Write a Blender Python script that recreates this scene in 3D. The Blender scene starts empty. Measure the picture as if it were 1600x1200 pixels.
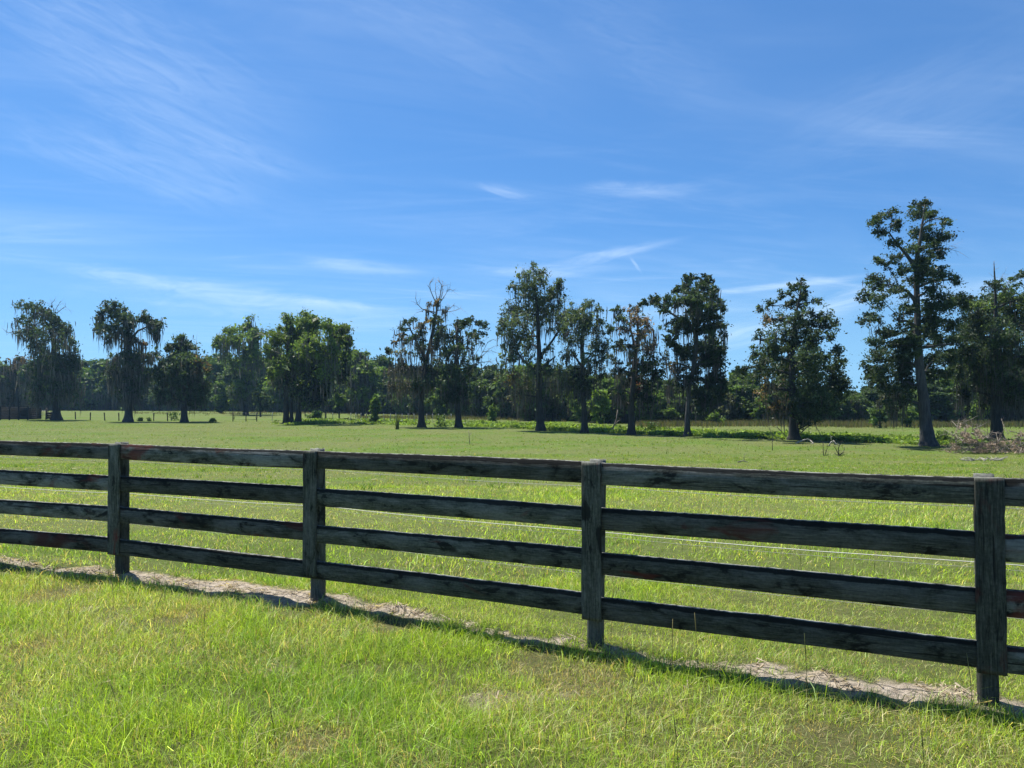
import bpy, math
import numpy as np
from mathutils import Vector, Matrix
R = math.radians
scene = bpy.context.scene

# ------------------------------------------------------------------ camera
F = 1209.0                      # focal length in pixels of a 1600 px wide frame
EYE = 1.72
PITCH = R(1.14)
cam = bpy.data.cameras.new("camera")
cam.sensor_width = 36.0
cam.lens = 36.0 * F / 1600.0
cam.clip_start = 0.05
cam.clip_end = 20000
co = bpy.data.objects.new("camera", cam)
scene.collection.objects.link(co)
co.location = (0, 0, EYE)
co.rotation_euler = (R(90) + PITCH, 0, 0)
scene.camera = co

# ------------------------------------------------------------------ light
SUN_EL, SUN_AZ = R(66), math.atan2(-0.71, 0.70)      # azimuth from +Y towards +X
w = bpy.data.worlds.new("World")
scene.world = w
w.use_nodes = True
nt = w.node_tree
nt.nodes.clear()
def N(nt, t, **k):
    n = nt.nodes.new(t)
    for a, b in k.items():
        setattr(n, a, b)
    return n
out = N(nt, 'ShaderNodeOutputWorld')
bg = N(nt, 'ShaderNodeBackground')
sky = N(nt, 'ShaderNodeTexSky', sky_type='NISHITA', sun_disc=False)
sky.sun_elevation = SUN_EL
sky.sun_rotation = SUN_AZ % (2 * math.pi)
sky.air_density = 1.0
sky.dust_density = 0.3
sky.ozone_density = 2.2
sky.altitude = 0
hs = N(nt, 'ShaderNodeHueSaturation')
hs.inputs['Saturation'].default_value = 1.0
hs.inputs['Value'].default_value = 1.0
hs.inputs['Hue'].default_value = 0.5
tint = N(nt, 'ShaderNodeMix', data_type='RGBA', blend_type='MULTIPLY')
tint.inputs[0].default_value = 1.0
tint.inputs[7].default_value = (0.45, 0.785, 1.08, 1)          # a clearer, deeper blue air than the model's
nt.links.new(sky.outputs[0], tint.inputs[6])
nt.links.new(tint.outputs[2], hs.inputs['Color'])
# cirrus: noise on a flat cloud deck high above
tc = N(nt, 'ShaderNodeTexCoord')
sep = N(nt, 'ShaderNodeSeparateXYZ')
nt.links.new(tc.outputs['Generated'], sep.inputs[0])
def M(nt, op, a, b=None, clamp=False):
    n = N(nt, 'ShaderNodeMath', operation=op, use_clamp=clamp)
    for i, v in enumerate((a, b)):
        if v is None: continue
        if isinstance(v, (int, float)): n.inputs[i].default_value = v
        else: nt.links.new(v, n.inputs[i])
    return n.outputs[0]
skv = N(nt, 'ShaderNodeCombineXYZ')
nt.links.new(sep.outputs[0], skv.inputs[0]); nt.links.new(sep.outputs[1], skv.inputs[1])
nt.links.new(M(nt, 'ADD', M(nt, 'MULTIPLY', M(nt, 'MAXIMUM', sep.outputs[2], 0.0), 0.86), 0.085), skv.inputs[2])
nt.links.new(skv.outputs[0], sky.inputs[0])
zz = M(nt, 'ADD', M(nt, 'MAXIMUM', sep.outputs[2], 0.0), 0.07)
cb = N(nt, 'ShaderNodeCombineXYZ')
nt.links.new(M(nt, 'DIVIDE', sep.outputs[0], zz), cb.inputs[0])
nt.links.new(M(nt, 'DIVIDE', sep.outputs[1], zz), cb.inputs[1])
def cirrus(rot, sc, seed, nscale, lo, hi, dist=1.2, rough=0.62):
    mp = N(nt, 'ShaderNodeMapping', vector_type='TEXTURE')
    mp.inputs['Rotation'].default_value = (0, 0, R(rot))
    mp.inputs['Scale'].default_value = sc
    mp.inputs['Location'].default_value = (seed, seed * 0.7, 0)
    nt.links.new(cb.outputs[0], mp.inputs[0])
    no = N(nt, 'ShaderNodeTexNoise')
    no.inputs['Scale'].default_value = nscale
    no.inputs['Detail'].default_value = 5
    no.inputs['Roughness'].default_value = rough
    no.inputs['Distortion'].default_value = dist
    nt.links.new(mp.outputs[0], no.inputs['Vector'])
    mr = N(nt, 'ShaderNodeMapRange', interpolation_type='SMOOTHSTEP')
    mr.inputs[1].default_value = lo
    mr.inputs[2].default_value = hi
    nt.links.new(no.outputs[0], mr.inputs[0])
    return mr.outputs[0]
c1 = cirrus(33, (3.4, 1.0, 1), 5.3, 0.9, 0.40, 0.84, 0.7)
c2 = cirrus(16, (4.2, 1.0, 1), 7.7, 2.1, 0.46, 0.80, 1.1)
c4 = cirrus(-10, (3.2, 1.0, 1), 2.9, 1.3, 0.52, 0.74, 1.4)
c3 = cirrus(20, (1.7, 1.4, 1), 1.3, 0.45, 0.36, 0.60, 0.3, 0.5)       # where the wisps gather
cm = M(nt, 'MULTIPLY', M(nt, 'ADD', M(nt, 'ADD', M(nt, 'MULTIPLY', c1, 0.55), M(nt, 'MULTIPLY', c4, 0.5)), M(nt, 'MULTIPLY', c2, 0.55)), c3, True)
fade = N(nt, 'ShaderNodeMapRange')
fade.inputs[1].default_value = 0.01
fade.inputs[2].default_value = 0.08
nt.links.new(sep.outputs[2], fade.inputs[0])
cm = M(nt, 'MULTIPLY', M(nt, 'MULTIPLY', cm, fade.outputs[0]), 0.26)
# separate wisps of cirrus, each at its own bearing and height in the sky (degrees)
azn = M(nt, 'ARCTAN2', sep.outputs[0], sep.outputs[1])
eln = M(nt, 'ARCSINE', sep.outputs[2])
aev = N(nt, 'ShaderNodeCombineXYZ')
nt.links.new(M(nt, 'MULTIPLY', azn, 57.2958), aev.inputs[0]); nt.links.new(M(nt, 'MULTIPLY', eln, 57.2958), aev.inputs[1])
fib = []
for k, rot_ in enumerate((-17, 0, 14)):
    m2_ = N(nt, 'ShaderNodeMapping', vector_type='TEXTURE'); m2_.inputs['Scale'].default_value = (4.2, 0.75, 1); m2_.inputs['Rotation'].default_value = (0, 0, R(rot_))
    m2_.inputs['Location'].default_value = (k * 7.7, k * 3.1, k)
    no = N(nt, 'ShaderNodeTexNoise'); no.inputs['Scale'].default_value = 1.0; no.inputs['Detail'].default_value = 7; no.inputs['Roughness'].default_value = 0.66; no.inputs['Distortion'].default_value = 0.8
    nt.links.new(aev.outputs[0], m2_.inputs[0]); nt.links.new(m2_.outputs[0], no.inputs['Vector'])
    fib.append(no)
wsp = None
for k, (az_, el_, ln_, th_, an_, st_) in enumerate([
        (-25.5, 21.5, 12.5, 3.0, -18, .26), (-21, 17.0, 9, 1.3, -12, .26), (-24.5, 15.0, 10, 1.6, -10, .30), (-22.5, 7.6, 12.5, 0.6, -6, .50),
        (-11.2, 9.6, 5.2, 0.5, -4, .42), (-17, 6.4, 14, 1.0, -3, .38), (-13, 6.9, 6, 0.35, -5, .40), (7.4, 10.6, 5.2, 0.32, 10, .60), (9.4, 15.1, 4.3, 0.5, -4, .34),
        (-0.4, 15.1, 2.2, 0.35, -12, .40), (19.2, 7.9, 6.0, 0.24, 4, .85), (18.2, 5.0, 6.5, 0.95, 11, .70), (23.6, 6.7, 4.0, 0.6, 16, .60),
        (31.0, 6.9, 6.0, 0.6, 5, .40), (9.1, 9.8, 0.75, 0.12, -55, .55), (3.0, 9.4, 6.0, 0.5, 3, .35), (13.0, 6.4, 9.0, 0.7, 2, .38), (28, 19, 11, 2.4, 12, .12), (10, 24, 11, 2.4, -35, .12), (-3, 25, 12, 3.0, -20, .12)]):
    mp = N(nt, 'ShaderNodeMapping', vector_type='TEXTURE')
    mp.inputs['Location'].default_value = (az_, el_, 0); mp.inputs['Rotation'].default_value = (0, 0, R(an_)); mp.inputs['Scale'].default_value = (ln_ * 1.1, th_ * 1.35, 1)
    nt.links.new(aev.outputs[0], mp.inputs[0])
    no = fib[0 if an_ < -8 else (2 if an_ > 8 else 1)]
    wv = N(nt, 'ShaderNodeVectorMath', operation='MULTIPLY_ADD')
    nt.links.new(no.outputs['Color'], wv.inputs[0]); wv.inputs[1].default_value = (0.5, 1.3, 0); nt.links.new(mp.outputs[0], wv.inputs[2])
    sb_ = N(nt, 'ShaderNodeVectorMath', operation='SUBTRACT'); nt.links.new(wv.outputs[0], sb_.inputs[0]); sb_.inputs[1].default_value = (0.25, 0.65, 0)
    le_ = N(nt, 'ShaderNodeVectorMath', operation='LENGTH'); nt.links.new(sb_.outputs[0], le_.inputs[0])
    mr = N(nt, 'ShaderNodeMapRange', interpolation_type='SMOOTHERSTEP'); mr.inputs[1].default_value = 1.25; mr.inputs[2].default_value = 0.0
    nt.links.new(le_.outputs['Value'], mr.inputs[0])
    fb_ = N(nt, 'ShaderNodeMapRange'); fb_.inputs[1].default_value = 0.22; fb_.inputs[2].default_value = 0.72; nt.links.new(no.outputs[0], fb_.inputs[0])
    q_ = M(nt, 'MULTIPLY', M(nt, 'MULTIPLY', mr.outputs[0], fb_.outputs[0]), st_)
    wsp = q_ if wsp is None else M(nt, 'ADD', wsp, q_)
cm = M(nt, 'ADD', cm, M(nt, 'MULTIPLY', wsp, 0.58), True)
mix = N(nt, 'ShaderNodeMix', data_type='RGBA')
nt.links.new(cm, mix.inputs[0])
nt.links.new(hs.outputs[0], mix.inputs[6])
mix.inputs[7].default_value = (7.6, 8.8, 10.0, 1)
pal = N(nt, 'ShaderNodeMix', data_type='RGBA')           # pale summer haze low in the sky
lowm = N(nt, 'ShaderNodeMapRange', interpolation_type='SMOOTHSTEP'); lowm.inputs[1].default_value = R(13.0); lowm.inputs[2].default_value = R(-1.0)
lowm.inputs[4].default_value = 0.42
nt.links.new(eln, lowm.inputs[0]); nt.links.new(lowm.outputs[0], pal.inputs[0])
nt.links.new(mix.outputs[2], pal.inputs[6]); pal.inputs[7].default_value = (3.3, 5.5, 6.9, 1)
nt.links.new(pal.outputs[2], bg.inputs[0])
bg.inputs[1].default_value = 0.07
nt.links.new(bg.outputs[0], out.inputs[0])
w.cycles.sampling_method = 'MANUAL'
w.cycles.sample_map_resolution = 256

sl = bpy.data.lights.new("sun", 'SUN')
sl.energy = 5.0
sl.angle = R(0.53)
sl.color = (1.0, 0.95, 0.86)
so = bpy.data.objects.new("sun", sl)
scene.collection.objects.link(so)
sd = Vector((math.sin(SUN_AZ) * math.cos(SUN_EL), math.cos(SUN_AZ) * math.cos(SUN_EL), math.sin(SUN_EL)))
so.rotation_euler = sd.to_track_quat('Z', 'Y').to_euler()
so.location = (-20, 30, 60)

scene.view_settings.view_transform = 'Standard'
scene.view_settings.look = 'None'
scene.view_settings.exposure = 1.0
scene.view_settings.gamma = 1.0
scene.cycles.use_denoising = True
scene.cycles.denoising_prefilter = 'ACCURATE'
scene.cycles.max_bounces = 6
scene.cycles.diffuse_bounces = 3
scene.cycles.transmission_bounces = 4
scene.cycles.transparent_max_bounces = 4

# ------------------------------------------------------------------ helpers
rng = np.random.default_rng(11)
COL = scene.collection
def tag(o, label=None, cat=None, group=None, kind=None):
    if label: o['label'] = label
    if cat: o['category'] = cat
    if group: o['group'] = group
    if kind: o['kind'] = kind
    return o
def empty(name, loc, rz=0.0):
    o = bpy.data.objects.new(name, None)
    o.empty_display_size = 0.3
    COL.objects.link(o)
    o.location = loc
    o.rotation_euler = (0, 0, rz)
    return o
def link(name, me, mat=None, parent=None, loc=None, rz=None):
    o = bpy.data.objects.new(name, me)
    COL.objects.link(o)
    if mat and not me.materials: me.materials.append(mat)
    if parent: o.parent = parent
    if loc is not None: o.location = loc
    if rz is not None: o.rotation_euler = (0, 0, rz)
    return o

class MB:
    """collects verts / quads / tris with a colour per vertex, makes one mesh"""
    def __init__(s):
        s.V, s.Q, s.T, s.C, s.n = [], [], [], [], 0
    def add(s, V, Q=None, T=None, C=(0.5, 0.5, 0.5)):
        V = np.asarray(V, float).reshape(-1, 3)
        C = np.asarray(C, float)
        if C.ndim == 1: C = np.tile(C, (len(V), 1))
        if Q is not None and len(Q): s.Q.append(np.asarray(Q, int).reshape(-1, 4) + s.n)
        if T is not None and len(T): s.T.append(np.asarray(T, int).reshape(-1, 3) + s.n)
        s.V.append(V); s.C.append(C); s.n += len(V)
    def mesh(s, name, smooth=False):
        V = np.concatenate(s.V) if s.V else np.zeros((0, 3))
        C = np.concatenate(s.C) if s.C else np.zeros((0, 3))
        Q = np.concatenate(s.Q) if s.Q else np.zeros((0, 4), int)
        T = np.concatenate(s.T) if s.T else np.zeros((0, 3), int)
        me = bpy.data.meshes.new(name)
        me.vertices.add(len(V))
        me.vertices.foreach_set('co', V.astype(np.float32).ravel())
        nl = Q.size + T.size
        me.loops.add(nl)
        me.loops.foreach_set('vertex_index', np.concatenate([Q.ravel(), T.ravel()]).astype(np.int32))
        me.polygons.add(len(Q) + len(T))
        st = np.concatenate([np.arange(len(Q)) * 4, Q.size + np.arange(len(T)) * 3])
        me.polygons.foreach_set('loop_start', st.astype(np.int32))
        if smooth:
            me.polygons.foreach_set('use_smooth', np.ones(len(Q) + len(T), bool))
        me.update(calc_edges=True)
        a = me.color_attributes.new('Col', 'FLOAT_COLOR', 'POINT')
        cc = np.ones((len(V), 4), np.float32); cc[:, :3] = C
        a.data.foreach_set('color', cc.ravel())
        return me
    def build(s, name, mat, parent=None, smooth=False, loc=None, rz=None):
        return link(name, s.mesh(name, smooth), mat, parent, loc, rz)

def tube(mb, P, rad, sides=8, C=(0.5, 0.5, 0.5), cap=True, flute=None, r=rng):
    P = np.asarray(P, float); n = len(P)
    rad = np.broadcast_to(np.asarray(rad, float), (n,))
    T = np.gradient(P, axis=0)
    T /= np.linalg.norm(T, axis=1, keepdims=True) + 1e-9
    ref = np.array([0, 0, 1.0]) if abs(T[0, 2]) < 0.9 else np.array([1.0, 0, 0])
    U = np.cross(T, ref); U /= np.linalg.norm(U, axis=1, keepdims=True) + 1e-9
    W = np.cross(T, U)
    a = np.arange(sides) * 2 * math.pi / sides
    rr = rad[:, None] * np.ones(sides)[None]
    if flute is not None: rr = rr * flute
    V = P[:, None] + rr[..., None] * (np.cos(a)[None, :, None] * U[:, None] + np.sin(a)[None, :, None] * W[:, None])
    V = V.reshape(-1, 3)
    i = np.arange(n - 1)[:, None] * sides; j = np.arange(sides)[None]; j2 = (j + 1) % sides
    Q = np.stack([i + j, i + j2, i + sides + j2, i + sides + j], -1).reshape(-1, 4)
    if cap:
        V = np.concatenate([V, P[:1], P[-1:]])
        k = n * sides; jj = np.arange(sides)
        T1 = np.stack([np.full(sides, k), (jj + 1) % sides, jj], -1)
        b = (n - 1) * sides
        T2 = np.stack([np.full(sides, k + 1), b + jj, b + (jj + 1) % sides], -1)
        mb.add(V, Q, np.concatenate([T1, T2]), C)
    else:
        mb.add(V, Q, None, C)

def box(mb, x0, x1, y0, y1, z0, z1, C=(0.5, 0.5, 0.5)):
    V = [(x, y, z) for z in (z0, z1) for y in (y0, y1) for x in (x0, x1)]
    mb.add(V, [(0, 2, 3, 1), (4, 5, 7, 6), (0, 1, 5, 4), (2, 6, 7, 3), (0, 4, 6, 2), (1, 3, 7, 5)], None, C)

def unit(r, n):
    v = r.normal(size=(n, 3)); return v / (np.linalg.norm(v, axis=1, keepdims=True) + 1e-9)

def leaves(mb, Cn, size, col, r, aspect=0.5, up=0.0, spread=0.42):
    """one small diamond leaf spray per centre, in random directions"""
    n = len(Cn)
    u = unit(r, n)
    v = np.cross(u, unit(r, n)); v /= np.linalg.norm(v, axis=1, keepdims=True) + 1e-9
    s = (size * np.exp(r.normal(0, spread, n)))[:, None]
    b = np.cross(u, v)
    V = np.stack([Cn - u * s, Cn + v * s * aspect + b * s * 0.15, Cn + u * s, Cn - v * s * aspect + b * s * 0.15], 1).reshape(-1, 3)
    Q = np.arange(n * 4).reshape(-1, 4)
    mb.add(V, Q, None, np.repeat(col, 4, axis=0))

# value noise in numpy
_perm = np.random.default_rng(5).random((256, 256))
def vnoise(x, y, sc):
    x = np.asarray(x, float) / sc; y = np.asarray(y, float) / sc
    xi = np.floor(x).astype(int); yi = np.floor(y).astype(int)
    fx = x - xi; fy = y - yi
    fx = fx * fx * (3 - 2 * fx); fy = fy * fy * (3 - 2 * fy)
    g = lambda a, b: _perm[a % 256, b % 256]
    return (g(xi, yi) * (1 - fx) + g(xi + 1, yi) * fx) * (1 - fy) + (g(xi, yi + 1) * (1 - fx) + g(xi + 1, yi + 1) * fx) * fy
def fbm(x, y, sc, o=4):
    t = 0; a = 1; s = 0
    for k in range(o):
        t = t + a * vnoise(x + 31.7 * k, y + 17.3 * k, sc / 2 ** k); s += a; a *= 0.55
    return t / s
def sstep(a, b, x):
    t = np.clip((np.asarray(x, float) - a) / (b - a), 0, 1); return t * t * (3 - 2 * t)

# ------------------------------------------------------------------ terrain
POSTS = np.array([(-8.15, 9.35), (-5.97, 8.38), (-3.775, 7.53), (-1.65, 6.62), (0.588, 5.33), (2.625, 4.33), (4.86, 3.42), (7.05, 2.50)])
def fence_s(x, y):
    """signed distance to the fence line (positive = camera side) and run along it"""
    best = np.full(np.shape(x), 1e9); sd_ = np.zeros(np.shape(x)); run = np.zeros(np.shape(x)); acc = 0
    for a, b in zip(POSTS[:-1], POSTS[1:]):
        d = b - a; L = np.hypot(*d); d = d / L
        t = np.clip((x - a[0]) * d[0] + (y - a[1]) * d[1], 0, L)
        px = a[0] + d[0] * t; py = a[1] + d[1] * t
        ds = np.hypot(x - px, y - py)
        sg = np.sign((x - a[0]) * d[1] - (y - a[1]) * d[0])
        m = ds < best
        best = np.where(m, ds, best); sd_ = np.where(m, ds * sg, sd_); run = np.where(m, acc + t, run); acc += L
    return sd_, run
def zmac(x, y):
    return -1.3 * sstep(8, 44, y)
def bare(x, y):
    """0..1: sandy strip worn along the fence"""
    s, run = fence_s(x, y)
    px = 800 + F * x / np.maximum(y, 0.5)
    wob = (fbm(x, y, 0.5, 3) - 0.5) * 0.30 + (fbm(x + 3, y + 8, 0.09, 2) - 0.5) * 0.12
    # strip centre a little on the camera side, width varies along the run
    wd = 0.075 + 0.11 * sstep(0.35, 0.6, vnoise(run, run * 0 + 3.3, 1.3))
    k = np.interp(run, [0, 2.4, 4.7, 7.0, 7.9, 8.4, 9.3, 10.3, 10.8, 11.9, 12.4, 20], [0.8, 0.62, 0.85, 1.2, 1.35, 0.35, 0.5, 0.45, 1.1, 1.6, 1.1, 1.2])
    b = 1 - sstep(0.6, 1.15, np.abs(s - 0.05 + wob) / (wd * k))
    # scattered worn patches in the near turf
    p = sstep(0.66, 0.80, fbm(x + 9, y + 4, 0.5, 4)) * 0.35
    return np.maximum(b, p * sstep(0.3, 1.0, s))
DRYSPOTS = [(0.42, 4.75, 0.33), (0.15, 5.05, 0.25), (-2.55, 6.1, 0.3), (-4.0, 6.9, 0.4), (-0.9, 5.9, 0.2), (-3.3, 5.3, 0.25), (-1.0, 3.9, 0.2), (1.6, 4.0, 0.2)]
def dry(x, y):
    s, run = fence_s(x, y)
    d = sstep(0.46, 0.68, fbm(x + 40, y + 12, 1.6, 4))
    for cx_, cy_, rr_ in DRYSPOTS:
        d = np.maximum(d, 2.1 * np.exp(-((x - cx_) ** 2 + ((y - cy_) * 0.8) ** 2) / rr_ ** 2) * (0.4 + fbm(x, y, 0.25, 3)))
    d = np.clip(d, 0, 1.7)
    far = sstep(0.36, 0.62, fbm(x * 0.5, y * 0.9 + 50, 3.0, 4))
    return np.where(s > 0, d * 0.75, np.maximum(0.75 * far, d * 0.6))
def zground(x, y):
    s, run = fence_s(x, y)
    z = zmac(x, y)
    near = 1 - sstep(14, 30, y)
    z = z + near * (fbm(x, y, 1.2, 3) - 0.5) * 0.05
    z = z + 0.045 * np.exp(-(s + 0.1) ** 2 / 0.05) * near + bare(x, y) * near * (fbm(x, y, 0.13, 3) - 0.5) * 0.075
    return z + sstep(20, 60, y) * (fbm(x, y, 14, 2) - 0.5) * 0.18
def ray(px, py):
    u = (px - 800) / F; v = (600 - py) / F
    c, s = math.cos(PITCH), math.sin(PITCH)
    return np.array([u, c - v * s, s + v * c])
def at(px, py, d):
    """world point seen at photo pixel px,py standing d metres away"""
    q = ray(px, py); return np.array([0, 0, EYE]) + q * (d / q[1])
def onground(px, py):
    lo, hi = 1.0, 2500.0
    q = ray(px, py); q = q / q[1]
    for _ in range(60):
        m = (lo + hi) / 2
        if EYE + q[2] * m > float(zmac(0, m)): lo = m
        else: hi = m
    p = np.array([0, 0, EYE]) + q * lo
    p[2] = float(zground(p[0], p[1]))
    return p

# ------------------------------------------------------------------ materials
def newmat(name):
    m = bpy.data.materials.new(name); m.use_nodes = True
    m.node_tree.nodes.clear()
    return m, m.node_tree
def leafmat(name, trans=0.35, gloss=0.25, rough=0.55, tint=(1.25, 1.25, 0.55)):
    m, t = newmat(name)
    o = N(t, 'ShaderNodeOutputMaterial')
    a = N(t, 'ShaderNodeAttribute', attribute_name='Col')
    p = N(t, 'ShaderNodeBsdfPrincipled')
    p.inputs['Roughness'].default_value = rough
    p.inputs['Specular IOR Level'].default_value = gloss
    t.links.new(a.outputs['Color'], p.inputs['Base Color'])
    tr = N(t, 'ShaderNodeBsdfTranslucent')
    mu = N(t, 'ShaderNodeMix', data_type='RGBA', blend_type='MULTIPLY')
    mu.inputs[0].default_value = 1
    mu.inputs[7].default_value = (*tint, 1)
    t.links.new(a.outputs['Color'], mu.inputs[6])
    t.links.new(mu.outputs[2], tr.inputs[0])
    mx = N(t, 'ShaderNodeMixShader'); mx.inputs[0].default_value = trans
    t.links.new(p.outputs[0], mx.inputs[1]); t.links.new(tr.outputs[0], mx.inputs[2])
    t.links.new(mx.outputs[0], o.inputs[0])
    return m
def ramp(t, stops, interp='LINEAR'):
    r = N(t, 'ShaderNodeValToRGB'); cr = r.color_ramp; cr.interpolation = interp
    while len(cr.elements) < len(stops): cr.elements.new(0.5)
    for e, (p, c) in zip(cr.elements, stops):
        e.position = p; e.color = (*c, 1)
    return r
def noise(t, vec, scale, detail=5, rough=0.6, dist=0.0):
    n = N(t, 'ShaderNodeTexNoise')
    n.inputs['Scale'].default_value = scale; n.inputs['Detail'].default_value = detail
    n.inputs['Roughness'].default_value = rough; n.inputs['Distortion'].default_value = dist
    if vec is not None: t.links.new(vec, n.inputs['Vector'])
    return n.outputs[0]
def mapping(t, vec, sc, loc=None):
    m = N(t, 'ShaderNodeMapping'); m.inputs['Scale'].default_value = sc
    t.links.new(vec, m.inputs[0])
    if loc is not None: t.links.new(loc, m.inputs['Location'])
    return m.outputs[0]
def mixc(t, f, a, b, mode='MIX'):
    n = N(t, 'ShaderNodeMix', data_type='RGBA', blend_type=mode)
    for i, v in ((0, f), (6, a), (7, b)):
        if isinstance(v, (int, float)): n.inputs[i].default_value = v
        elif isinstance(v, tuple): n.inputs[i].default_value = (*v, 1)
        else: t.links.new(v, n.inputs[i])
    return n.outputs[2]
def finish(t, col, rough=0.8, bump=None, bstr=0.4, bdist=0.01, spec=0.3):
    o = N(t, 'ShaderNodeOutputMaterial'); p = N(t, 'ShaderNodeBsdfPrincipled')
    if isinstance(col, tuple): p.inputs['Base Color'].default_value = (*col, 1)
    else: t.links.new(col, p.inputs['Base Color'])
    if isinstance(rough, (int, float)): p.inputs['Roughness'].default_value = rough
    else: t.links.new(rough, p.inputs['Roughness'])
    p.inputs['Specular IOR Level'].default_value = spec
    if bump is not None:
        b = N(t, 'ShaderNodeBump'); b.inputs['Strength'].default_value = bstr; b.inputs['Distance'].default_value = bdist
        t.links.new(bump, b.inputs['Height']); t.links.new(b.outputs[0], p.inputs['Normal'])
    t.links.new(p.outputs[0], o.inputs[0])

# weathered, once painted fence boards; grain runs along local X
def woodmat(name, axis=0, wear=0.5, red=0.5, band=True):
    m, t = newmat(name)
    tcn = N(t, 'ShaderNodeTexCoord'); oi = N(t, 'ShaderNodeObjectInfo')
    off = N(t, 'ShaderNodeCombineXYZ')
    for i in range(3):
        t.links.new(M(t, 'MULTIPLY', oi.outputs['Random'], 37.0 + 13 * i), off.inputs[i])
    g = [22.0, 22.0, 22.0]; g[axis] = 1.3
    grain_ = noise(t, mapping(t, tcn.outputs['Object'], tuple(g), off.outputs[0]), 6, 8, 0.7, 0.3)
    iso = noise(t, tcn.outputs['Object'], 55.0, 6, 0.75)
    grain = M(t, 'ADD', M(t, 'MULTIPLY', grain_, 0.68), M(t, 'MULTIPLY', iso, 0.32))
    pt = [3.0, 3.0, 3.0]; pt[axis] = 1.1
    patch = noise(t, mapping(t, tcn.outputs['Object'], tuple(pt), off.outputs[0]), 3.2, 7, 0.68, 0.5)
    big = noise(t, mapping(t, tcn.outputs['Object'], (1, 1, 1), off.outputs[0]), 1.3, 3, 0.5)
    red_n = noise(t, mapping(t, tcn.outputs['Object'], tuple(0.8 * v for v in pt), off.outputs[0]), 2.1, 5, 0.6, 0.8)
    base = ramp(t, [(0.34, (0.014, 0.016, 0.013)), (0.5, (0.052, 0.055, 0.045)), (0.66, (0.128, 0.128, 0.106))])
    t.links.new(grain, base.inputs[0])
    c = base.outputs[0]
    # pale bare wood where the paint is gone
    f = N(t, 'ShaderNodeMapRange'); f.inputs[1].default_value = 0.54 - 0.09 * wear; f.inputs[2].default_value = 0.64 - 0.07 * wear
    t.links.new(M(t, 'ADD', M(t, 'MULTIPLY', patch, 0.65), M(t, 'MULTIPLY', big, 0.35)), f.inputs[0])
    pale = ramp(t, [(0.35, (0.080, 0.083, 0.080)), (0.65, (0.20, 0.20, 0.19))])
    t.links.new(grain, pale.inputs[0])
    c = mixc(t, M(t, 'MULTIPLY', f.outputs[0], wear), c, pale.outputs[0])
    # black paint and lichen left in patches
    f2 = N(t, 'ShaderNodeMapRange'); f2.inputs[1].default_value = 0.44; f2.inputs[2].default_value = 0.38
    t.links.new(patch, f2.inputs[0])
    c = mixc(t, M(t, 'MULTIPLY', f2.outputs[0], 0.9), c, (0.008, 0.009, 0.009))
    if axis == 0 and band:
        # black paint clinging along the upper edge of the board, with a ragged lower limit
        so_ = N(t, 'ShaderNodeSeparateXYZ'); t.links.new(tcn.outputs['Object'], so_.inputs[0])
        rag = noise(t, mapping(t, tcn.outputs['Object'], (1.0, 2.0, 2.6), off.outputs[0]), 9.0, 8, 0.75, 0.6)
        wide = noise(t, mapping(t, tcn.outputs['Object'], (1.0, 0.2, 0.2), off.outputs[0]), 1.7, 3, 0.6)
        lim = M(t, 'SUBTRACT', so_.outputs[2], M(t, 'SUBTRACT', 0.160, M(t, 'MULTIPLY', M(t, 'ADD', M(t, 'MULTIPLY', rag, 0.6), M(t, 'MULTIPLY', wide, 0.75)), 0.058)))
        fb = N(t, 'ShaderNodeMapRange'); fb.inputs[1].default_value = -0.004; fb.inputs[2].default_value = 0.002
        t.links.new(lim, fb.inputs[0])
        c = mixc(t, M(t, 'MULTIPLY', fb.outputs[0], 0.92), c, (0.006, 0.007, 0.008))
    # old red primer
    f3 = N(t, 'ShaderNodeMapRange'); f3.inputs[1].default_value = 0.66 - 0.07 * red; f3.inputs[2].default_value = 0.72 - 0.04 * red
    t.links.new(red_n, f3.inputs[0])
    c = mixc(t, M(t, 'MULTIPLY', f3.outputs[0], 0.8), c, (0.085, 0.022, 0.018))
    kv = [5.5, 5.5, 5.5]; kv[axis] = 2.0
    vo = N(t, 'ShaderNodeTexVoronoi'); vo.inputs['Scale'].default_value = 1.0
    t.links.new(mapping(t, tcn.outputs['Object'], tuple(kv), off.outputs[0]), vo.inputs['Vector'])
    kd = M(t, 'ADD', vo.outputs['Distance'], M(t, 'MULTIPLY', M(t, 'SUBTRACT', patch, 0.5), 0.10))
    f4 = N(t, 'ShaderNodeMapRange'); f4.inputs[1].default_value = 0.135; f4.inputs[2].default_value = 0.075
    t.links.new(kd, f4.inputs[0])
    c = mixc(t, M(t, 'MULTIPLY', f4.outputs[0], 0.8), c, (0.010, 0.010, 0.009))
    vv = N(t, 'ShaderNodeMapRange'); vv.inputs[3].default_value = 0.62; vv.inputs[4].default_value = 1.45
    t.links.new(M(t, 'FRACT', M(t, 'MULTIPLY', oi.outputs['Random'], 17.31)), vv.inputs[0])
    cv = N(t, 'ShaderNodeCombineColor')
    for i in range(3): t.links.new(vv.outputs[0], cv.inputs[i])
    c = mixc(t, 1.0, c, cv.outputs[0], 'MULTIPLY')
    # long drying cracks
    ck = [60.0, 60.0, 60.0]; ck[axis] = 1.6
    crk = noise(t, mapping(t, tcn.outputs['Object'], tuple(ck), off.outputs[0]), 1.0, 3, 0.5, 0.4)
    fk = N(t, 'ShaderNodeMapRange'); fk.inputs[1].default_value = 0.36; fk.inputs[2].default_value = 0.31
    t.links.new(crk, fk.inputs[0])
    c = mixc(t, M(t, 'MULTIPLY', fk.outputs[0], 0.85), c, (0.006, 0.006, 0.006))
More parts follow.
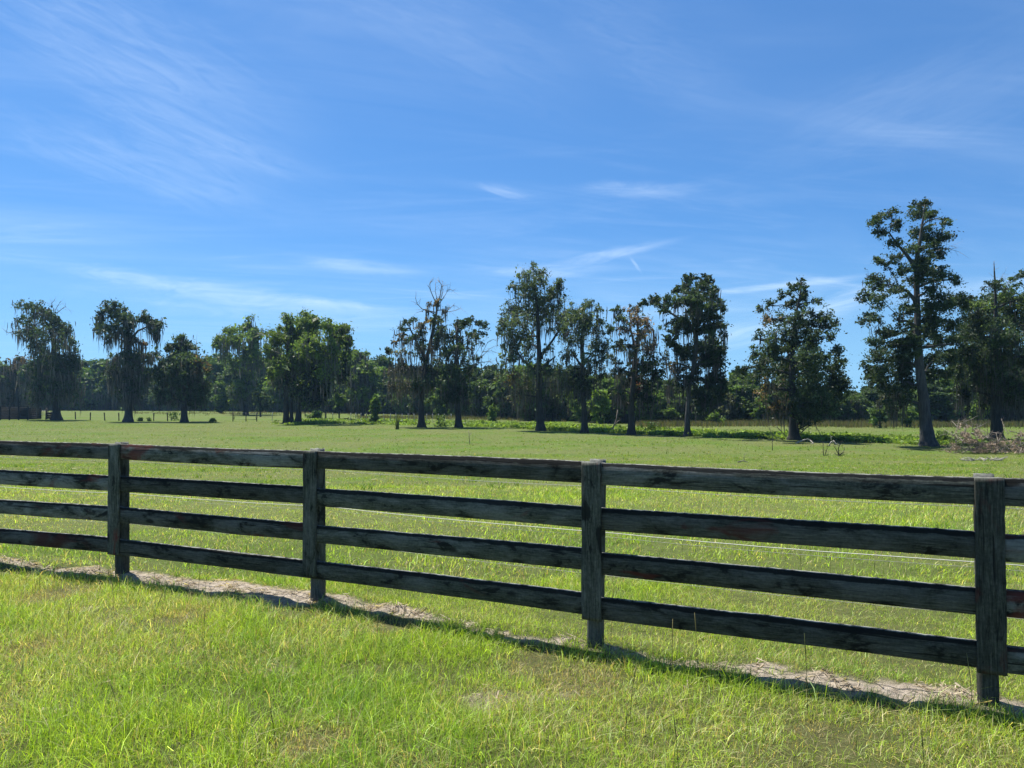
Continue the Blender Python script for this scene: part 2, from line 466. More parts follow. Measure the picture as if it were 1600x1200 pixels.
    # sunlit top-edge highlight painted pale on upward faces, patchy like bleached lichen
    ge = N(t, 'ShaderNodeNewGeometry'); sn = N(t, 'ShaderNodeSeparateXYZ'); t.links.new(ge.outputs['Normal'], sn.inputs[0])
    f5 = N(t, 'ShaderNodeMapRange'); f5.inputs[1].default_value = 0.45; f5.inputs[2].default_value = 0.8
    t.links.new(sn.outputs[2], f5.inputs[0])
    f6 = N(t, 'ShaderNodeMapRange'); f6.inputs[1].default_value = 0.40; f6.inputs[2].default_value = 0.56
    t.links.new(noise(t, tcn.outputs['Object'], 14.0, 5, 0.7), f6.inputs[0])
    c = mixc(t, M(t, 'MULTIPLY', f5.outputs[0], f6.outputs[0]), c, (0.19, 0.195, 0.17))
    finish(t, c, 0.85, grain, 0.6, 0.006, 0.2)
    return m
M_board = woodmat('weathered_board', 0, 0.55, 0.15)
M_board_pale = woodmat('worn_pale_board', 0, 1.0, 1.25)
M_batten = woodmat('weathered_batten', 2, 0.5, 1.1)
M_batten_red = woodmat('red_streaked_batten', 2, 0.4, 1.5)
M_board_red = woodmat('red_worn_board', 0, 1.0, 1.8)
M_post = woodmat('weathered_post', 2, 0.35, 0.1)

def barkmat(name, c0, c1, c2, sc=1.0):
    m, t = newmat(name)
    tcn = N(t, 'ShaderNodeTexCoord')
    g = noise(t, mapping(t, tcn.outputs['Object'], (9 * sc, 9 * sc, 0.9 * sc)), 1.6, 7, 0.7, 0.6)
    b = noise(t, tcn.outputs['Object'], 0.8, 4, 0.6)
    rp = ramp(t, [(0.3, c0), (0.5, c1), (0.72, c2)])
    t.links.new(M(t, 'ADD', M(t, 'MULTIPLY', g, 0.75), M(t, 'MULTIPLY', b, 0.25)), rp.inputs[0])
    finish(t, rp.outputs[0], 0.9, g, 0.9, 0.06, 0.15)
    return m
M_bark = barkmat('grey_bark', (0.018, 0.018, 0.018), (0.045, 0.044, 0.042), (0.10, 0.097, 0.092))
M_bark_pale = barkmat('pale_bark', (0.024, 0.024, 0.025), (0.066, 0.065, 0.064), (0.15, 0.147, 0.14))
M_dead = barkmat('bleached_wood', (0.10, 0.085, 0.07), (0.25, 0.215, 0.18), (0.44, 0.39, 0.33), 2)
M_bleach = barkmat('bone_white_wood', (0.20, 0.185, 0.16), (0.40, 0.375, 0.33), (0.62, 0.59, 0.53), 2)
M_leaf = leafmat('leaf', 0.42)
M_moss = leafmat('hanging_moss', 0.25, 0.1, 0.9, (1.05, 1.0, 0.9))
M_grass = leafmat('grass_blade', 0.46, 0.25, 0.5, (1.25, 1.22, 0.45))
M_twig = leafmat('dry_twig', 0.0, 0.1, 0.9)

# ground
mg, t = newmat('pasture_ground')
a = N(t, 'ShaderNodeAttribute', attribute_name='Col')     # r = bare sand, g = dry grass
sp = N(t, 'ShaderNodeSeparateColor'); t.links.new(a.outputs['Color'], sp.inputs[0])
geo = N(t, 'ShaderNodeNewGeometry')
n_f = noise(t, geo.outputs['Position'], 9.0, 8, 0.75)
n_m = noise(t, geo.outputs['Position'], 0.55, 6, 0.65)
n_l = noise(t, mapping(t, geo.outputs['Position'], (0.035, 0.16, 1)), 1.0, 5, 0.6)
gr = ramp(t, [(0.25, (0.030, 0.062, 0.008)), (0.5, (0.068, 0.118, 0.014)), (0.75, (0.112, 0.170, 0.024))])
t.links.new(M(t, 'ADD', M(t, 'MULTIPLY', n_f, 0.55), M(t, 'MULTIPLY', n_m, 0.45)), gr.inputs[0])
tan = ramp(t, [(0.3, (0.070, 0.070, 0.030)), (0.7, (0.175, 0.165, 0.075))])
t.links.new(n_f, tan.inputs[0])
fm = N(t, 'ShaderNodeMapRange'); fm.inputs[1].default_value = 0.42; fm.inputs[2].default_value = 0.60
t.links.new(n_l, fm.inputs[0])
c = mixc(t, M(t, 'MULTIPLY', M(t, 'MAXIMUM', M(t, 'MULTIPLY', fm.outputs[0], 0.65), sp.outputs[1]), 0.75), gr.outputs[0], tan.outputs[0])
# soil between the blades close by (blue channel)
soil = ramp(t, [(0.3, (0.045, 0.055, 0.018)), (0.7, (0.115, 0.115, 0.045))])
t.links.new(n_f, soil.inputs[0])
c = mixc(t, sp.outputs[2], c, soil.outputs[0])
sand = ramp(t, [(0.3, (0.12, 0.098, 0.076)), (0.5, (0.33, 0.28, 0.22)), (0.75, (0.56, 0.49, 0.40))])
t.links.new(noise(t, geo.outputs['Position'], 22.0, 8, 0.8), sand.inputs[0])
c = mixc(t, sp.outputs[0], c, sand.outputs[0])
finish(t, c, 0.95, n_f, 1.0, 0.05, 0.1)
M_ground = mg

# ------------------------------------------------------------------ ground sheet
def axis_pts(dense_a, dense_b, step, lo, hi, g):
    a = list(np.arange(dense_a, dense_b, step)); s = step; x = a[-1]
    while x < hi:
        s *= g; x += s; a.append(x)
    s = step; x = a[0]; l = []
    while x > lo:
        s *= g; x -= s; l.append(x)
    return np.array(l[::-1] + a)
xs = axis_pts(-7, 7, 0.06, -1200, 1200, 1.09)
ys = axis_pts(2.2, 11, 0.05, -60, 1500, 1.05)
X, Y = np.meshgrid(xs, ys)
Z = zground(X, Y)
gb = bare(X, Y); gd = dry(X, Y); soilm = 1 - sstep(4, 13, np.hypot(X, Y))
mb = MB()
nx, ny = len(xs), len(ys)
i = np.arange(ny - 1)[:, None] * nx; j = np.arange(nx - 1)[None]
mb.add(np.stack([X, Y, Z], -1), np.stack([i + j, i + j + 1, i + nx + j + 1, i + nx + j], -1).reshape(-1, 4), None,
       np.stack([gb, gd, soilm * 0.8], -1).reshape(-1, 3))
ground = mb.build('ground', M_ground, smooth=True)
tag(ground, kind='structure')

# ------------------------------------------------------------------ grass
G1 = np.array((0.235, 0.370, 0.042)); G2 = np.array((0.375, 0.495, 0.066)); G3 = np.array((0.160, 0.300, 0.045))
D1 = np.array((0.52, 0.46, 0.24)); D2 = np.array((0.36, 0.27, 0.15)); B1 = np.array((0.44, 0.54, 0.22))  # B1: pale green blades, sheen highlights put into their colour
def blades(mb, n, d0, d1, hgt, wid, r, spreadx=0.78, power=1.0, tone=1.0):
    d = np.sqrt(d0 ** 2 + (d1 ** 2 - d0 ** 2) * r.random(n) ** power)
    x = (r.random(n) * 2 - 1) * (d * spreadx + 1.2); y = d
    s, run = fence_s(x, y)
    b = bare(x, y); dr = dry(x, y)
    tuft = fbm(x, y, 0.45, 3)
    keep = r.random(n) > b * 0.97
    keep &= r.random(n) < 0.45 + 1.1 * sstep(0.3, 0.65, tuft)
    x, y, s, b, dr, d, tuft = [q[keep] for q in (x, y, s, b, dr, d, tuft)]; n = len(x)
    z = zground(x, y)
    side = np.where(s > 0, 1.0, 0.62)
    # longer at the foot of the fence
    h = hgt * side * np.exp(r.normal(0, 0.38, n)) * (0.6 + 0.9 * tuft) * np.clip(1 - 0.45 * dr, 0.3, 1) * (1 - 0.5 * b) * (0.7 + 0.7 * fbm(x + 5, y + 5, 2.2, 2))
    ww = wid * (0.6 + 0.8 * r.random(n)) * (0.6 + 0.4 * np.minimum(1, h / 0.1))
    yaw = r.random(n) * 2 * math.pi; lean = np.abs(r.normal(0.0, 0.85, n)) + 0.12
    ly = yaw + r.normal(0, 0.9, n) + 1.57
    hd = np.stack([np.cos(ly), np.sin(ly)], -1) + np.array([0.10, -0.18]) * (fbm(x + 70, y, 1.0, 2) - 0.2)[:, None] * 2
    side_v = np.stack([np.cos(yaw), np.sin(yaw), np.zeros(n)], -1) * (ww / 2)[:, None]
    P0 = np.stack([x, y, z - 0.01], -1)
    def pt(tt):
        hor = (h * lean * tt ** 2)[:, None] * hd
        ver = h * tt * (1 - 0.25 * lean * tt)
        return P0 + np.concatenate([hor, ver[:, None]], 1)
    A, B, T_ = pt(0), pt(0.5), pt(1.0)
    V = np.stack([A - side_v, A + side_v, B + side_v * 0.8, B - side_v * 0.8, T_], 1).reshape(-1, 3)
    k = np.arange(n)[:, None] * 5
    q = r.random((n, 1)); pn = fbm(x + 20, y + 90, 1.3, 3)[:, None]
    c = G1 * (1 - q) + G2 * q
    c = c + (G3 - c) * np.clip((pn - 0.5) * 2.6, 0, 0.75) 
    isd = (r.random(n) < np.clip(0.13 + 0.52 * dr + 0.5 * b, 0, 0.92))[:, None]
    dc = np.where(r.random((n, 1)) < 0.5, D1, np.where(r.random((n, 1)) < np.where(dr > 0.8, 0.8, 0.3)[:, None], D2, B1))
    c = np.where(isd, dc, c) * np.exp(r.normal(0, 0.34 * tone, (n, 1))) * tone
    mb.add(V, k + np.array([0, 1, 2, 3]), k + np.array([3, 2, 4]), np.repeat(c, 5, 0))
r = np.random.default_rng(2)
mb = MB()
blades(mb, 460000, 2.4, 7.5, 0.072, 0.0034, r, 0.85)
blades(mb, 230000, 7.0, 17, 0.10, 0.0072, r, 0.80, tone=1.0)
blades(mb, 260000, 15, 42, 0.075, 0.015, r, 0.76, tone=0.70)
blades(mb, 110000, 40, 110, 0.10, 0.042, r, 0.76, tone=0.55)
# thin dark seed stalks standing above the turf
for k in range(70):
    if k < 9:
        px, py, hh = [(178, 960, .33), (318, 1030, .34), (590, 1010, .22), (1050, 1090, .45), (1262, 1120, .45), (985, 1130, .3), (1090, 1060, .4), (955, 1010, .38), (1520, 1130, .35)][k]
        q = onground(px, py); x, y = q[0], q[1]
    else:
        y = 3.2 + r.random() * 9; x = (r.random() * 2 - 1) * y * 0.8; hh = 0.18 + 0.16 * r.random()
    z = float(zground(np.array(x), np.array(y)))
    th = r.random() * 6.3; ln = r.normal(0, 0.15)
    P = [(x + math.cos(th) * ln * hh * u * u, y + math.sin(th) * ln * hh * u * u, z + hh * u) for u in np.linspace(0, 1, 6)]
    tube(mb, P, [0.0014] * 3 + [0.0013, 0.0026, 0.0012], 4, (0.10, 0.12, 0.04) if r.random() < .5 else (0.30, 0.27, 0.13))
for k in range(1100):
    y = 15 + 46 * r.random() ** 0.8; x = (r.random() * 2 - 1) * (y * 0.8 + 1); z = float(zground(np.array(x), np.array(y)))
    kind = r.random()
    if kind < 0.55:      # coarse darker tuft
        nn_ = 7; hh = 0.05 + 0.10 * r.random()
        for _ in range(nn_):
            a_ = r.random() * 6.28; o1 = r.normal(0, .05, 2); tp_ = np.array([x + o1[0] + math.cos(a_) * hh * .6, y + o1[1] + math.sin(a_) * hh * .6, z + hh])
            p_ = np.array([x + o1[0], y + o1[1], z]); s_ = np.array([0.012, 0, 0])
            mb.add([p_ - s_, p_ + s_, tp_], None, [(0, 1, 2)], np.array((0.15, 0.24, 0.04)) * r.uniform(.7, 1.3))
    else:                # dead stalks and litter lying flat
        a_ = r.random() * 3.14; L = 0.05 + 0.12 * r.random(); dv_ = np.array([math.cos(a_) * L, math.sin(a_) * L, 0]); wv_ = np.array([-math.sin(a_), math.cos(a_), 0]) * 0.012
        p_ = np.array([x, y, z + 0.03 + 0.03 * r.random()])
        mb.add([p_ - dv_, p_ + wv_, p_ + dv_ + np.array([0, 0, .02]), p_ - wv_], [(0, 1, 2, 3)], None, (0.45, 0.40, 0.28) if r.random() < .7 else (0.08, 0.065, 0.04))
grass = mb.build('grass', M_grass)
tag(grass, 'bright yellow green meadow grass with dry straw patches on both sides of the fence', 'grass', kind='stuff')

# dead thatch and crumbs on the worn strip
mb = MB(); r = np.random.default_rng(3)
n = 170000
x = r.random(n) * 13 - 7; y = 3 + r.random(n) * 6.5
keep = r.random(n) < bare(x, y) * 0.35 * (0.3 + 2.2 * sstep(0.4, 0.65, fbm(x, y, 0.14, 3))); x, y = x[keep], y[keep]; n = len(x)
z = zground(x, y) + 0.004 + 0.014 * r.random(n)
ang = r.random(n) * 6.283; L = 0.015 + 0.035 * r.random(n); ww = 0.002 + 0.003 * r.random(n)
dv = np.stack([np.cos(ang) * L, np.sin(ang) * L, r.normal(0, 0.3, n) * L], -1)
sv = np.stack([-np.sin(ang) * ww, np.cos(ang) * ww, r.normal(0, 0.5, n) * ww], -1)
P = np.stack([x, y, z], -1)
V = np.stack([P - dv - sv, P + dv - sv * .4, P + dv + sv * .4, P - dv + sv], 1).reshape(-1, 3)
q = r.random((n, 1))
c = np.array((0.32, 0.25, 0.18)) * (1 - q) + np.array((0.62, 0.53, 0.42)) * q
c = np.where(r.random((n, 1)) < 0.22, np.array((0.13, 0.105, 0.08)), c)
mb.add(V, np.arange(4 * n).reshape(-1, 4), None, np.repeat(c, 4, 0))
o = mb.build('dead_thatch', M_grass)
tag(o, 'grey brown dead thatch on the sandy strip under the fence', 'dead grass', kind='stuff')

# ------------------------------------------------------------------ board fence
fence = empty('board_fence', (float(POSTS[4][0]), float(POSTS[4][1]), float(zground(*POSTS[4]))))
tag(fence, 'dark weathered four-board wooden fence crossing the whole pasture in front', 'fence')
FO = np.array([POSTS[4][0], POSTS[4][1], float(zground(*POSTS[4]))])
TOPS = np.array([1.292, 0.988, 0.690, 0.388])
HB = 0.148
r = np.random.default_rng(21)
def plank(mb, L, H, Tk, r, nseg=60, ragged=0.0035, sag=0.0, bend=0.0):
    """board along local X, height Z (0..H), thickness Y (0 front .. Tk), rough sawn edges"""
    u = np.linspace(0, 1, nseg + 1)
    top = H + (np.interp(u, np.linspace(0, 1, 9), r.normal(0, 0.0016, 9))) + r.normal(0, ragged, nseg + 1) * (r.random(nseg + 1) < 0.5) - sag * np.sin(u * math.pi)
    bot = (np.interp(u, np.linspace(0, 1, 7), r.normal(0, 0.0014, 7))) + r.normal(0, ragged * 0.25, nseg + 1) - sag * np.sin(u * math.pi)
    yo = bend * np.sin(u * math.pi) + np.interp(u, np.linspace(0, 1, 6), r.normal(0, 0.002, 6))
    b = 0.005
    prof = []
    for (fy, zt, dz) in ((b, 0, 0), (0, 0, b), (0, 1, -b), (b, 1, 0), (Tk - b, 1, 0), (Tk, 1, -b), (Tk, 0, b), (Tk - b, 0, 0)):
        prof.append(np.stack([u * L, yo + fy, np.where(zt, top, bot) + dz], -1))
    V = np.stack(prof, 1)                       # (n,8,3)
    n = nseg + 1
    i = np.arange(n - 1)[:, None] * 8; j = np.arange(8)[None]; j2 = (j + 1) % 8
    Q = np.stack([i + j, i + 8 + j, i + 8 + j2, i + j2], -1).reshape(-1, 4)
    e = (n - 1) * 8
    Q = np.concatenate([Q, [(0, 1, 2, 3), (0, 3, 4, 7), (4, 5, 6, 7), (e + 3, e + 2, e + 1, e), (e + 7, e + 4, e + 3, e), (e + 7, e + 6, e + 5, e + 4)]])
    mb.add(V.reshape(-1, 3), Q, None, (1, 1, 1))
postdir = []
for i in range(len(POSTS)):
    a = POSTS[max(0, i - 1)]; b = POSTS[min(len(POSTS) - 1, i + 1)]
    d = b - a; postdir.append(d / np.hypot(*d))
ZOFF = [0, 0, 0.0, -0.008, 0.0, -0.002, -0.01, -0.02]
# height corrections of the left / right end of every bay
BAYS = {2: ((0.002, -.002, .002, -.004), (-.007, -.006, -.015, -.026)), 3: ((-.006, -.016, -.026, -.026), (0.006, .004, .02, .02)),
        1: ((0.001, .008, -.004, -.006), (0, -.002, .003, .006)), 4: ((0.0, 0.0, 0.0, 0.0), (-.004, .006, -.004, .010))}
for i, (px, py) in enumerate(POSTS):
    d = postdir[i]; nrm = np.array([d[1], -d[0]])            # towards the camera side
    rz = math.atan2(d[1], d[0])
    gz = float(zground(px, py))
    # post: square timber a little behind the boards, its faces slightly rounded
    c = np.array([px, py])
    mb = MB(); s = 0.050 + 0.003 * r.random(); zt = 1.300 + ZOFF[i] + 0.006 - gz
    rings = []
    zz_ = np.linspace(-0.35, zt, 26)
    m = 20; an = (np.arange(m) + 0.5) * 2 * math.pi / m
    pw = 5.0
    sq = 1 / (np.abs(np.cos(an)) ** pw + np.abs(np.sin(an)) ** pw) ** (1 / pw)
    for k, zc in enumerate(zz_):
        rr = s * sq * (1 + r.normal(0, 0.012, m))
        if k == len(zz_) - 1: rr = rr * 0.93
        rings.append(np.stack([np.cos(an) * rr, np.sin(an) * rr, np.full(m, zc) + (r.normal(0, 0.003, m) if k == len(zz_) - 1 else 0)], -1))
    V = np.concatenate(rings + [np.array([[0, 0, zt - 0.002]])])
    ii = np.arange(len(zz_) - 1)[:, None] * m; j = np.arange(m)[None]; j2 = (j + 1) % m
    Q = np.stack([ii + j, ii + j2, ii + m + j2, ii + m + j], -1).reshape(-1, 4)
    b0 = (len(zz_) - 1) * m
    T = np.stack([b0 + np.arange(m), b0 + (np.arange(m) + 1) % m, np.full(m, len(V) - 1)], -1)
    mb.add(V, Q, T, (1, 1, 1))
    sh = {4: -0.018, 5: 0.016}.get(i, 0.0)
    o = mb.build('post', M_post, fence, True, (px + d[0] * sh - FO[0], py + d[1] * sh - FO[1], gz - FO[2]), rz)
    o.rotation_euler = (r.normal(0, 0.006), r.normal(0, 0.006), rz)
    # batten nailed over the board ends, on the camera side of the boards
    q = c + nrm * (s + 0.034 + 0.004)
    mb = MB(); L = 1.295 + ZOFF[i] - (0.235 if i != 5 else 0.232)
    plank(mb, L, 0.142, 0.026, r, 40, 0.0015)
    V = mb.V[0].copy(); # turn upright: length -> Z, width -> X
    V = np.stack([V[:, 2] - 0.071, -V[:, 1], V[:, 0]], -1)
    mb.V[0] = V
    mb.Q[0] = mb.Q[0][:, ::-1]
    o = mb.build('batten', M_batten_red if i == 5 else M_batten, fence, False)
    off = {3: -0.004, 4: -0.003, 5: 0.022}.get(i, 0.0)
    o.location = (q[0] + d[0] * off - FO[0], q[1] + d[1] * off - FO[1], (0.235 if i != 5 else 0.232) - FO[2])
    o.rotation_euler = (0, 0, rz)
    # nail heads
    if i + 1 < len(POSTS):
        nb = POSTS[i + 1]; dd = nb - c; Lb = float(np.hypot(*dd)); dd /= Lb; nn = np.array([dd[1], -dd[0]])
        ra = math.atan2(dd[1], dd[0])
        lo, hi = BAYS.get(i, ((0, 0, 0, 0), (0, 0, 0, 0)))
        for k in range(4):
            mb = MB(); bt = 0.032
            plank(mb, Lb - 0.008, HB, bt, r, 110, 0.0012, sag=r.normal(0.0, 0.004), bend=r.normal(0, 0.006))
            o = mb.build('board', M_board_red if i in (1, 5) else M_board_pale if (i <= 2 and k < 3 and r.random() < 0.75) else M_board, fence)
            st = c + dd * 0.004 + nn * (0.057 + 0.036)
            z0 = TOPS[k] - HB + lo[k]; z1 = TOPS[k] - HB + hi[k]
            o.location = (st[0] - FO[0], st[1] - FO[1], z0 - FO[2])
            o.rotation_euler = (0, -math.atan2(z1 - z0, Lb), ra)
# electric and barbed wire strung behind the posts
M_wire, t = newmat('galvanised_wire'); finish(t, (0.32, 0.33, 0.30), 0.5, spec=0.4)
M_rope, t = newmat('white_poly_rope'); finish(t, (0.62, 0.63, 0.58), 0.7)
def strand(z, rad, mat, label, off=0.11, barbs=False):
    P = []
    for i in range(len(POSTS) - 1):
        a, b = POSTS[i], POSTS[i + 1]
        na = np.array([postdir[i][1], -postdir[i][0]]); nb = np.array([postdir[i + 1][1], -postdir[i + 1][0]])
        for u in np.linspace(0, 1, 14)[:-1]:
            p = (a - na * off) * (1 - u) + (b - nb * off) * u
            P.append((p[0] - FO[0], p[1] - FO[1], z - FO[2] - 0.012 * 4 * u * (1 - u) + r.normal(0, 0.0006)))
    mb = MB(); tube(mb, P, rad, 6)
    if barbs:
        P = np.array(P)
        for i in range(0, len(P) - 1):
            for u in np.arange(0, 1, 0.7):
                p = P[i] * (1 - u) + P[i + 1] * u; v = unit(r, 1)[0] * 0.014
                tube(mb, [p - v, p + v], 0.0011, 3)
    o = mb.build('wire', mat, fence); o['label'] = label
strand(1.108, 0.0016, M_wire, 'thin barbed wire under the top board', barbs=True)
strand(0.792, 0.0026, M_rope, 'white electric fence rope')
strand(0.762, 0.0012, M_wire, 'thin wire below the white rope')
strand(0.495, 0.0011, M_wire, 'thin low wire', barbs=True)

# ------------------------------------------------------------------ trees
def grow(root, trunk, clumps, leafc, ls, r, moss=0.5, mossc=(0.15, 0.14, 0.12), dead=(), sides=14,
         bark=None, dens=1.0, limb=1.0, subk=6.5, m=0.1, flare=0.8, gap=0.36, leafname='crown', trunkname='trunk', mossL=1.0):
    """everything local to root. trunk: list of (list of (x,y,z,r)); clumps: (x,y,z,rx,rz,dens,moss,tint)"""
    mt = MB(); ml = MB(); mm = MB(); md = MB()
    nodes = []; nr = []
    for st in trunk:
        st = np.array(st, float)
        n = max(16, 5 * len(st)); u = np.linspace(0, 1, n)
        acc = np.concatenate([[0], np.cumsum(np.linalg.norm(np.diff(st[:, :3], axis=0), axis=1))]); L = acc[-1]; acc /= L
        u = u ** 1.3
        P = np.stack([np.interp(u, acc, st[:, k]) for k in range(4)], -1)
        wob = np.cumsum(r.normal(0, 0.05, (n, 2)), 0) * P[:1, 3] * (u * (1 - u) * 2)[:, None]
        P[:, :2] += wob
        ph = r.random() * 6
        a = np.arange(sides) * 2 * math.pi / sides
        hz = P[:, 2] - P[0, 2]
        fl = 1 + np.exp(-hz / 0.55)[:, None] * (flare * (0.6 + 0.35 * np.cos(a * 5 + ph) + 0.2 * np.cos(a * 3 + ph * 2))[None]) + 0.05 * np.cos(a * 7 + ph)[None] + r.normal(0, 0.02, (n, sides))
        P0 = P.copy(); P0[0, 2] -= 0.3
        tube(mt, P0[:, :3], P[:, 3], sides, flute=fl)
        for q in P[3:]:
            nodes.append(q[:3]); nr.append(q[3])
    base_nodes = len(nodes)
    nodes = list(nodes); nr = list(nr)
    cl = sorted(clumps, key=lambda c: min(np.linalg.norm(np.array(c[:3]) - q) for q in nodes[:base_nodes]))
    plen = [0.0] * len(nodes)
    for c in cl:
        c0 = np.array(c[:3]); rx, rz, de, mo, tint = c[3:8]
        NN = np.array(nodes); dv = c0 - NN
        dist = np.linalg.norm(dv, axis=1)
        # prefer joints that lie below the clump so limbs rise
        cost = dist + 0.35 * np.array(plen) + 0.9 * np.maximum(0, NN[:, 2] - c0[2] + 0.15 * dist)
        k = int(np.argmin(cost)); p = NN[k]; L = dist[k]
        r1 = min(nr[k] * 0.62, 0.03 * limb + 0.032 * limb * L + 0.02)
        uu = np.linspace(0, 1, 6)[:, None]
        side = r.normal(0, 0.09, 3) * L
        path = p + (c0 - p) * uu + (side + np.array([0, 0, 0.10 * L])) * (4 * uu * (1 - uu)) * 0.7 + r.normal(0, 0.02, (6, 3)) * L * (uu * (1 - uu) * 4)
        tube(mt, path, np.linspace(r1, r1 * 0.42, 6), 6, cap=False)
        for q, rr in ((path[3], r1 * 0.65), (path[5], r1 * 0.42)):
            nodes.append(q); nr.append(rr); plen.append(plen[k] + L)
        # sprays
        rpx = rx / m; zpx = rz / m
        ns = max(3, int(rpx * zpx / subk * (0.7 + 0.6 * r.random())))
        v = unit(r, ns) * (r.random((ns, 1)) ** 0.4)
        sub = c0 + v * np.array([rx, rx, rz * 1.25]) * 1.12 * np.exp(r.normal(0, 0.06, (ns, 1)))
        sub = np.concatenate([sub, path[3:4] + r.normal(0, .25, (1, 3)) * rx, path[4:5] + r.normal(0, .3, (1, 3)) * rx, c0[None]])
        ns = len(sub)
        for q in sub[: min(ns, 16)]:
            mid = (c0 + q) / 2 + r.normal(0, 0.1, 3) * rx
            tube(mt, [c0, mid, q], [r1 * 0.30 + 0.008, r1 * 0.2 + 0.006, 0.005 + 0.05 * m], 3, cap=False)
        nl = int(2.7 * math.pi * rpx * zpx * de * dens)
        if nl > 0:
            ix = r.integers(0, ns, nl)
            srad = 0.24 * math.sqrt(rx * rz) * (0.4 + 1.2 * r.random(ns)) + 0.8 * m
            off = r.normal(0, 1, (nl, 3)) * (srad[ix] * np.where(r.random(nl) < 0.18, 1.45, 0.9))[:, None] * np.array([1, 1, 0.75])
            P = sub[ix] + off
            kp = vnoise(P[:, 0] + P[:, 1] * 0.2 + 40, P[:, 2] + P[:, 1] * 0.15 + 7, 9 * m) > gap
            P = P[kp]; ix = ix[kp]; nl = len(P)
            q = r.random((nl, 1)); cv = np.exp(r.normal(0, 0.16)) * np.exp(r.normal(0, 0.2, ns))[ix][:, None]
            base = np.array(leafc[0]) * (1 - q) + np.array(leafc[1]) * q
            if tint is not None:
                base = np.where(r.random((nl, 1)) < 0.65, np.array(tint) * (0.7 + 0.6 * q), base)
            leaves(ml, P, ls, base * cv, r)
        nm = int(moss * mo * rpx * zpx / 2.4)
        if nm > 0:
            ix = r.integers(0, ns, nm)
            P = sub[ix] + r.normal(0, 1, (nm, 3)) * 0.35 * rx * np.array([1, 1, 0.4])
            Lm = mossL * m * (7 + 17 * r.random(nm) ** 1.4) * (0.6 + 0.8 * min(1.3, mo))
            yaw = r.random(nm) * 6.283; wd = m * (0.4 + 0.55 * r.random(nm))
            sv = np.stack([np.cos(yaw), np.sin(yaw), np.zeros(nm)], -1) * wd[:, None]
            dn = np.stack([r.normal(0, 0.06, nm), r.normal(0, 0.06, nm), -np.ones(nm)], -1) * Lm[:, None]
            j1 = r.normal(0, 0.5, (nm, 3)) * wd[:, None] * np.array([1, 1, 0])
            V = np.stack([P - sv * 0.5, P + sv * 0.5, P + dn * 0.3 + sv + j1, P + dn * 0.3 - sv + j1,
                          P + dn * 0.68 + sv * 0.7 - j1, P + dn * 0.68 - sv * 0.6 - j1, P + dn], 1).reshape(-1, 3)
            kk = np.arange(nm)[:, None] * 7
            Q = np.concatenate([kk + np.array([0, 1, 2, 3]), kk + np.array([3, 2, 4, 5])])
            q = r.random((nm, 1))
            mc = np.array(mossc) * (0.55 + 0.9 * q)
            mm.add(V, Q, kk + np.array([5, 4, 6]), np.repeat(mc, 7, 0))
    for path, r0 in dead:
        path = np.array(path, float); md = MB()
        tube(md, path, np.linspace(r0, r0 * 0.25, len(path)), 5)
        for k in range(1, len(path)):
            for _ in range(4):
                u = r.random(); p = path[k - 1] * (1 - u) + path[k] * u
                L = m * (5 + 9 * r.random()); dvec = (path[k] - path[k - 1]); dvec /= np.linalg.norm(dvec) + 1e-9
                v = dvec * 0.6 + unit(r, 1)[0] * 0.9
                v2 = v + unit(r, 1)[0] * 0.6
                tube(md, [p, p + v * L * 0.5, p + v * L * .5 + v2 * L * 0.5], [r0 * 0.35, r0 * 0.25, r0 * 0.12], 3)
        md.build('dead_branch', M_dead, root, True)
    mt.build(trunkname, bark or M_bark, root, True)
    if ml.n: ml.build(leafname, M_leaf, root)
    if mm.n: mm.build('moss_fronds', M_moss, root)

def hero(name, label, cat, base, stems, clumps, leafc, seed, group=None, d=None, moss=0.5, dead=(), leafpx=1.75, depthk=0.9, fx=1.0, fy=1.0, **kw):
    """base (px,py) on the ground; stems [[(px,py,width px)...]]; clumps 'x,y,rx,ry[,dens[,moss[,tint]]]' in photo px, built at true distance"""
    r = np.random.default_rng(seed)
    if d is None: b = onground(*base)
    else:
        b = at(base[0], base[1], d); b[2] = float(zground(b[0], b[1]))
    d = b[1]; m = d / F
    root = empty(name, b.tolist())
    tag(root, label, cat, group)
    def loc(px, py, dd=0.0): return at(px, py, d + dd) - b
    tr = []
    for st in stems:
        pts = [(*loc(x, y), 0.5 * w_ * m) for x, y, w_ in st]
        tr.append(pts)
    axis = np.array([(x, y) for x, y, _ in stems[0]])
    o_ = np.argsort(axis[:, 1])
    cl = []
    C = []
    for ln in clumps.replace('\n', ';').split(';'):
        ln = ln.strip()
        if not ln: continue
        f = ln.split(',')
        tint = TINTS[f.pop().strip()] if f[-1].strip() in TINTS else None
        f = [float(q) for q in f]
        C.append((f[0], f[1], f[2], f[3], f[4] if len(f) > 4 else 1.0, f[5] if len(f) > 5 else 1.0, tint))
    for (x, y, rx, ry, de, mo, tint) in C:
        ax = np.interp(y, axis[o_, 1], axis[o_, 0])
        wid = max([abs(c[0] - ax) for c in C if abs(c[1] - y) < 16] + [rx])
        free = math.sqrt(max(0.05, wid * wid - (x - ax) ** 2))
        dd = (r.random() * 2 - 1) * free * depthk * m
        cl.append((*loc(x, y, dd), rx * m * fx, ry * m * fy, de, mo, tint))
    dl = []
    for path, w_ in dead:
        dd = r.normal(0, 8) * m
        dl.append(([loc(x, y, dd * k / max(1, len(path) - 1)) for k, (x, y) in enumerate(path)], w_ * m * 0.5))
    grow(root, tr, cl, leafc, leafpx * m, r, moss=moss, m=m, dead=dl, **kw)
    return root

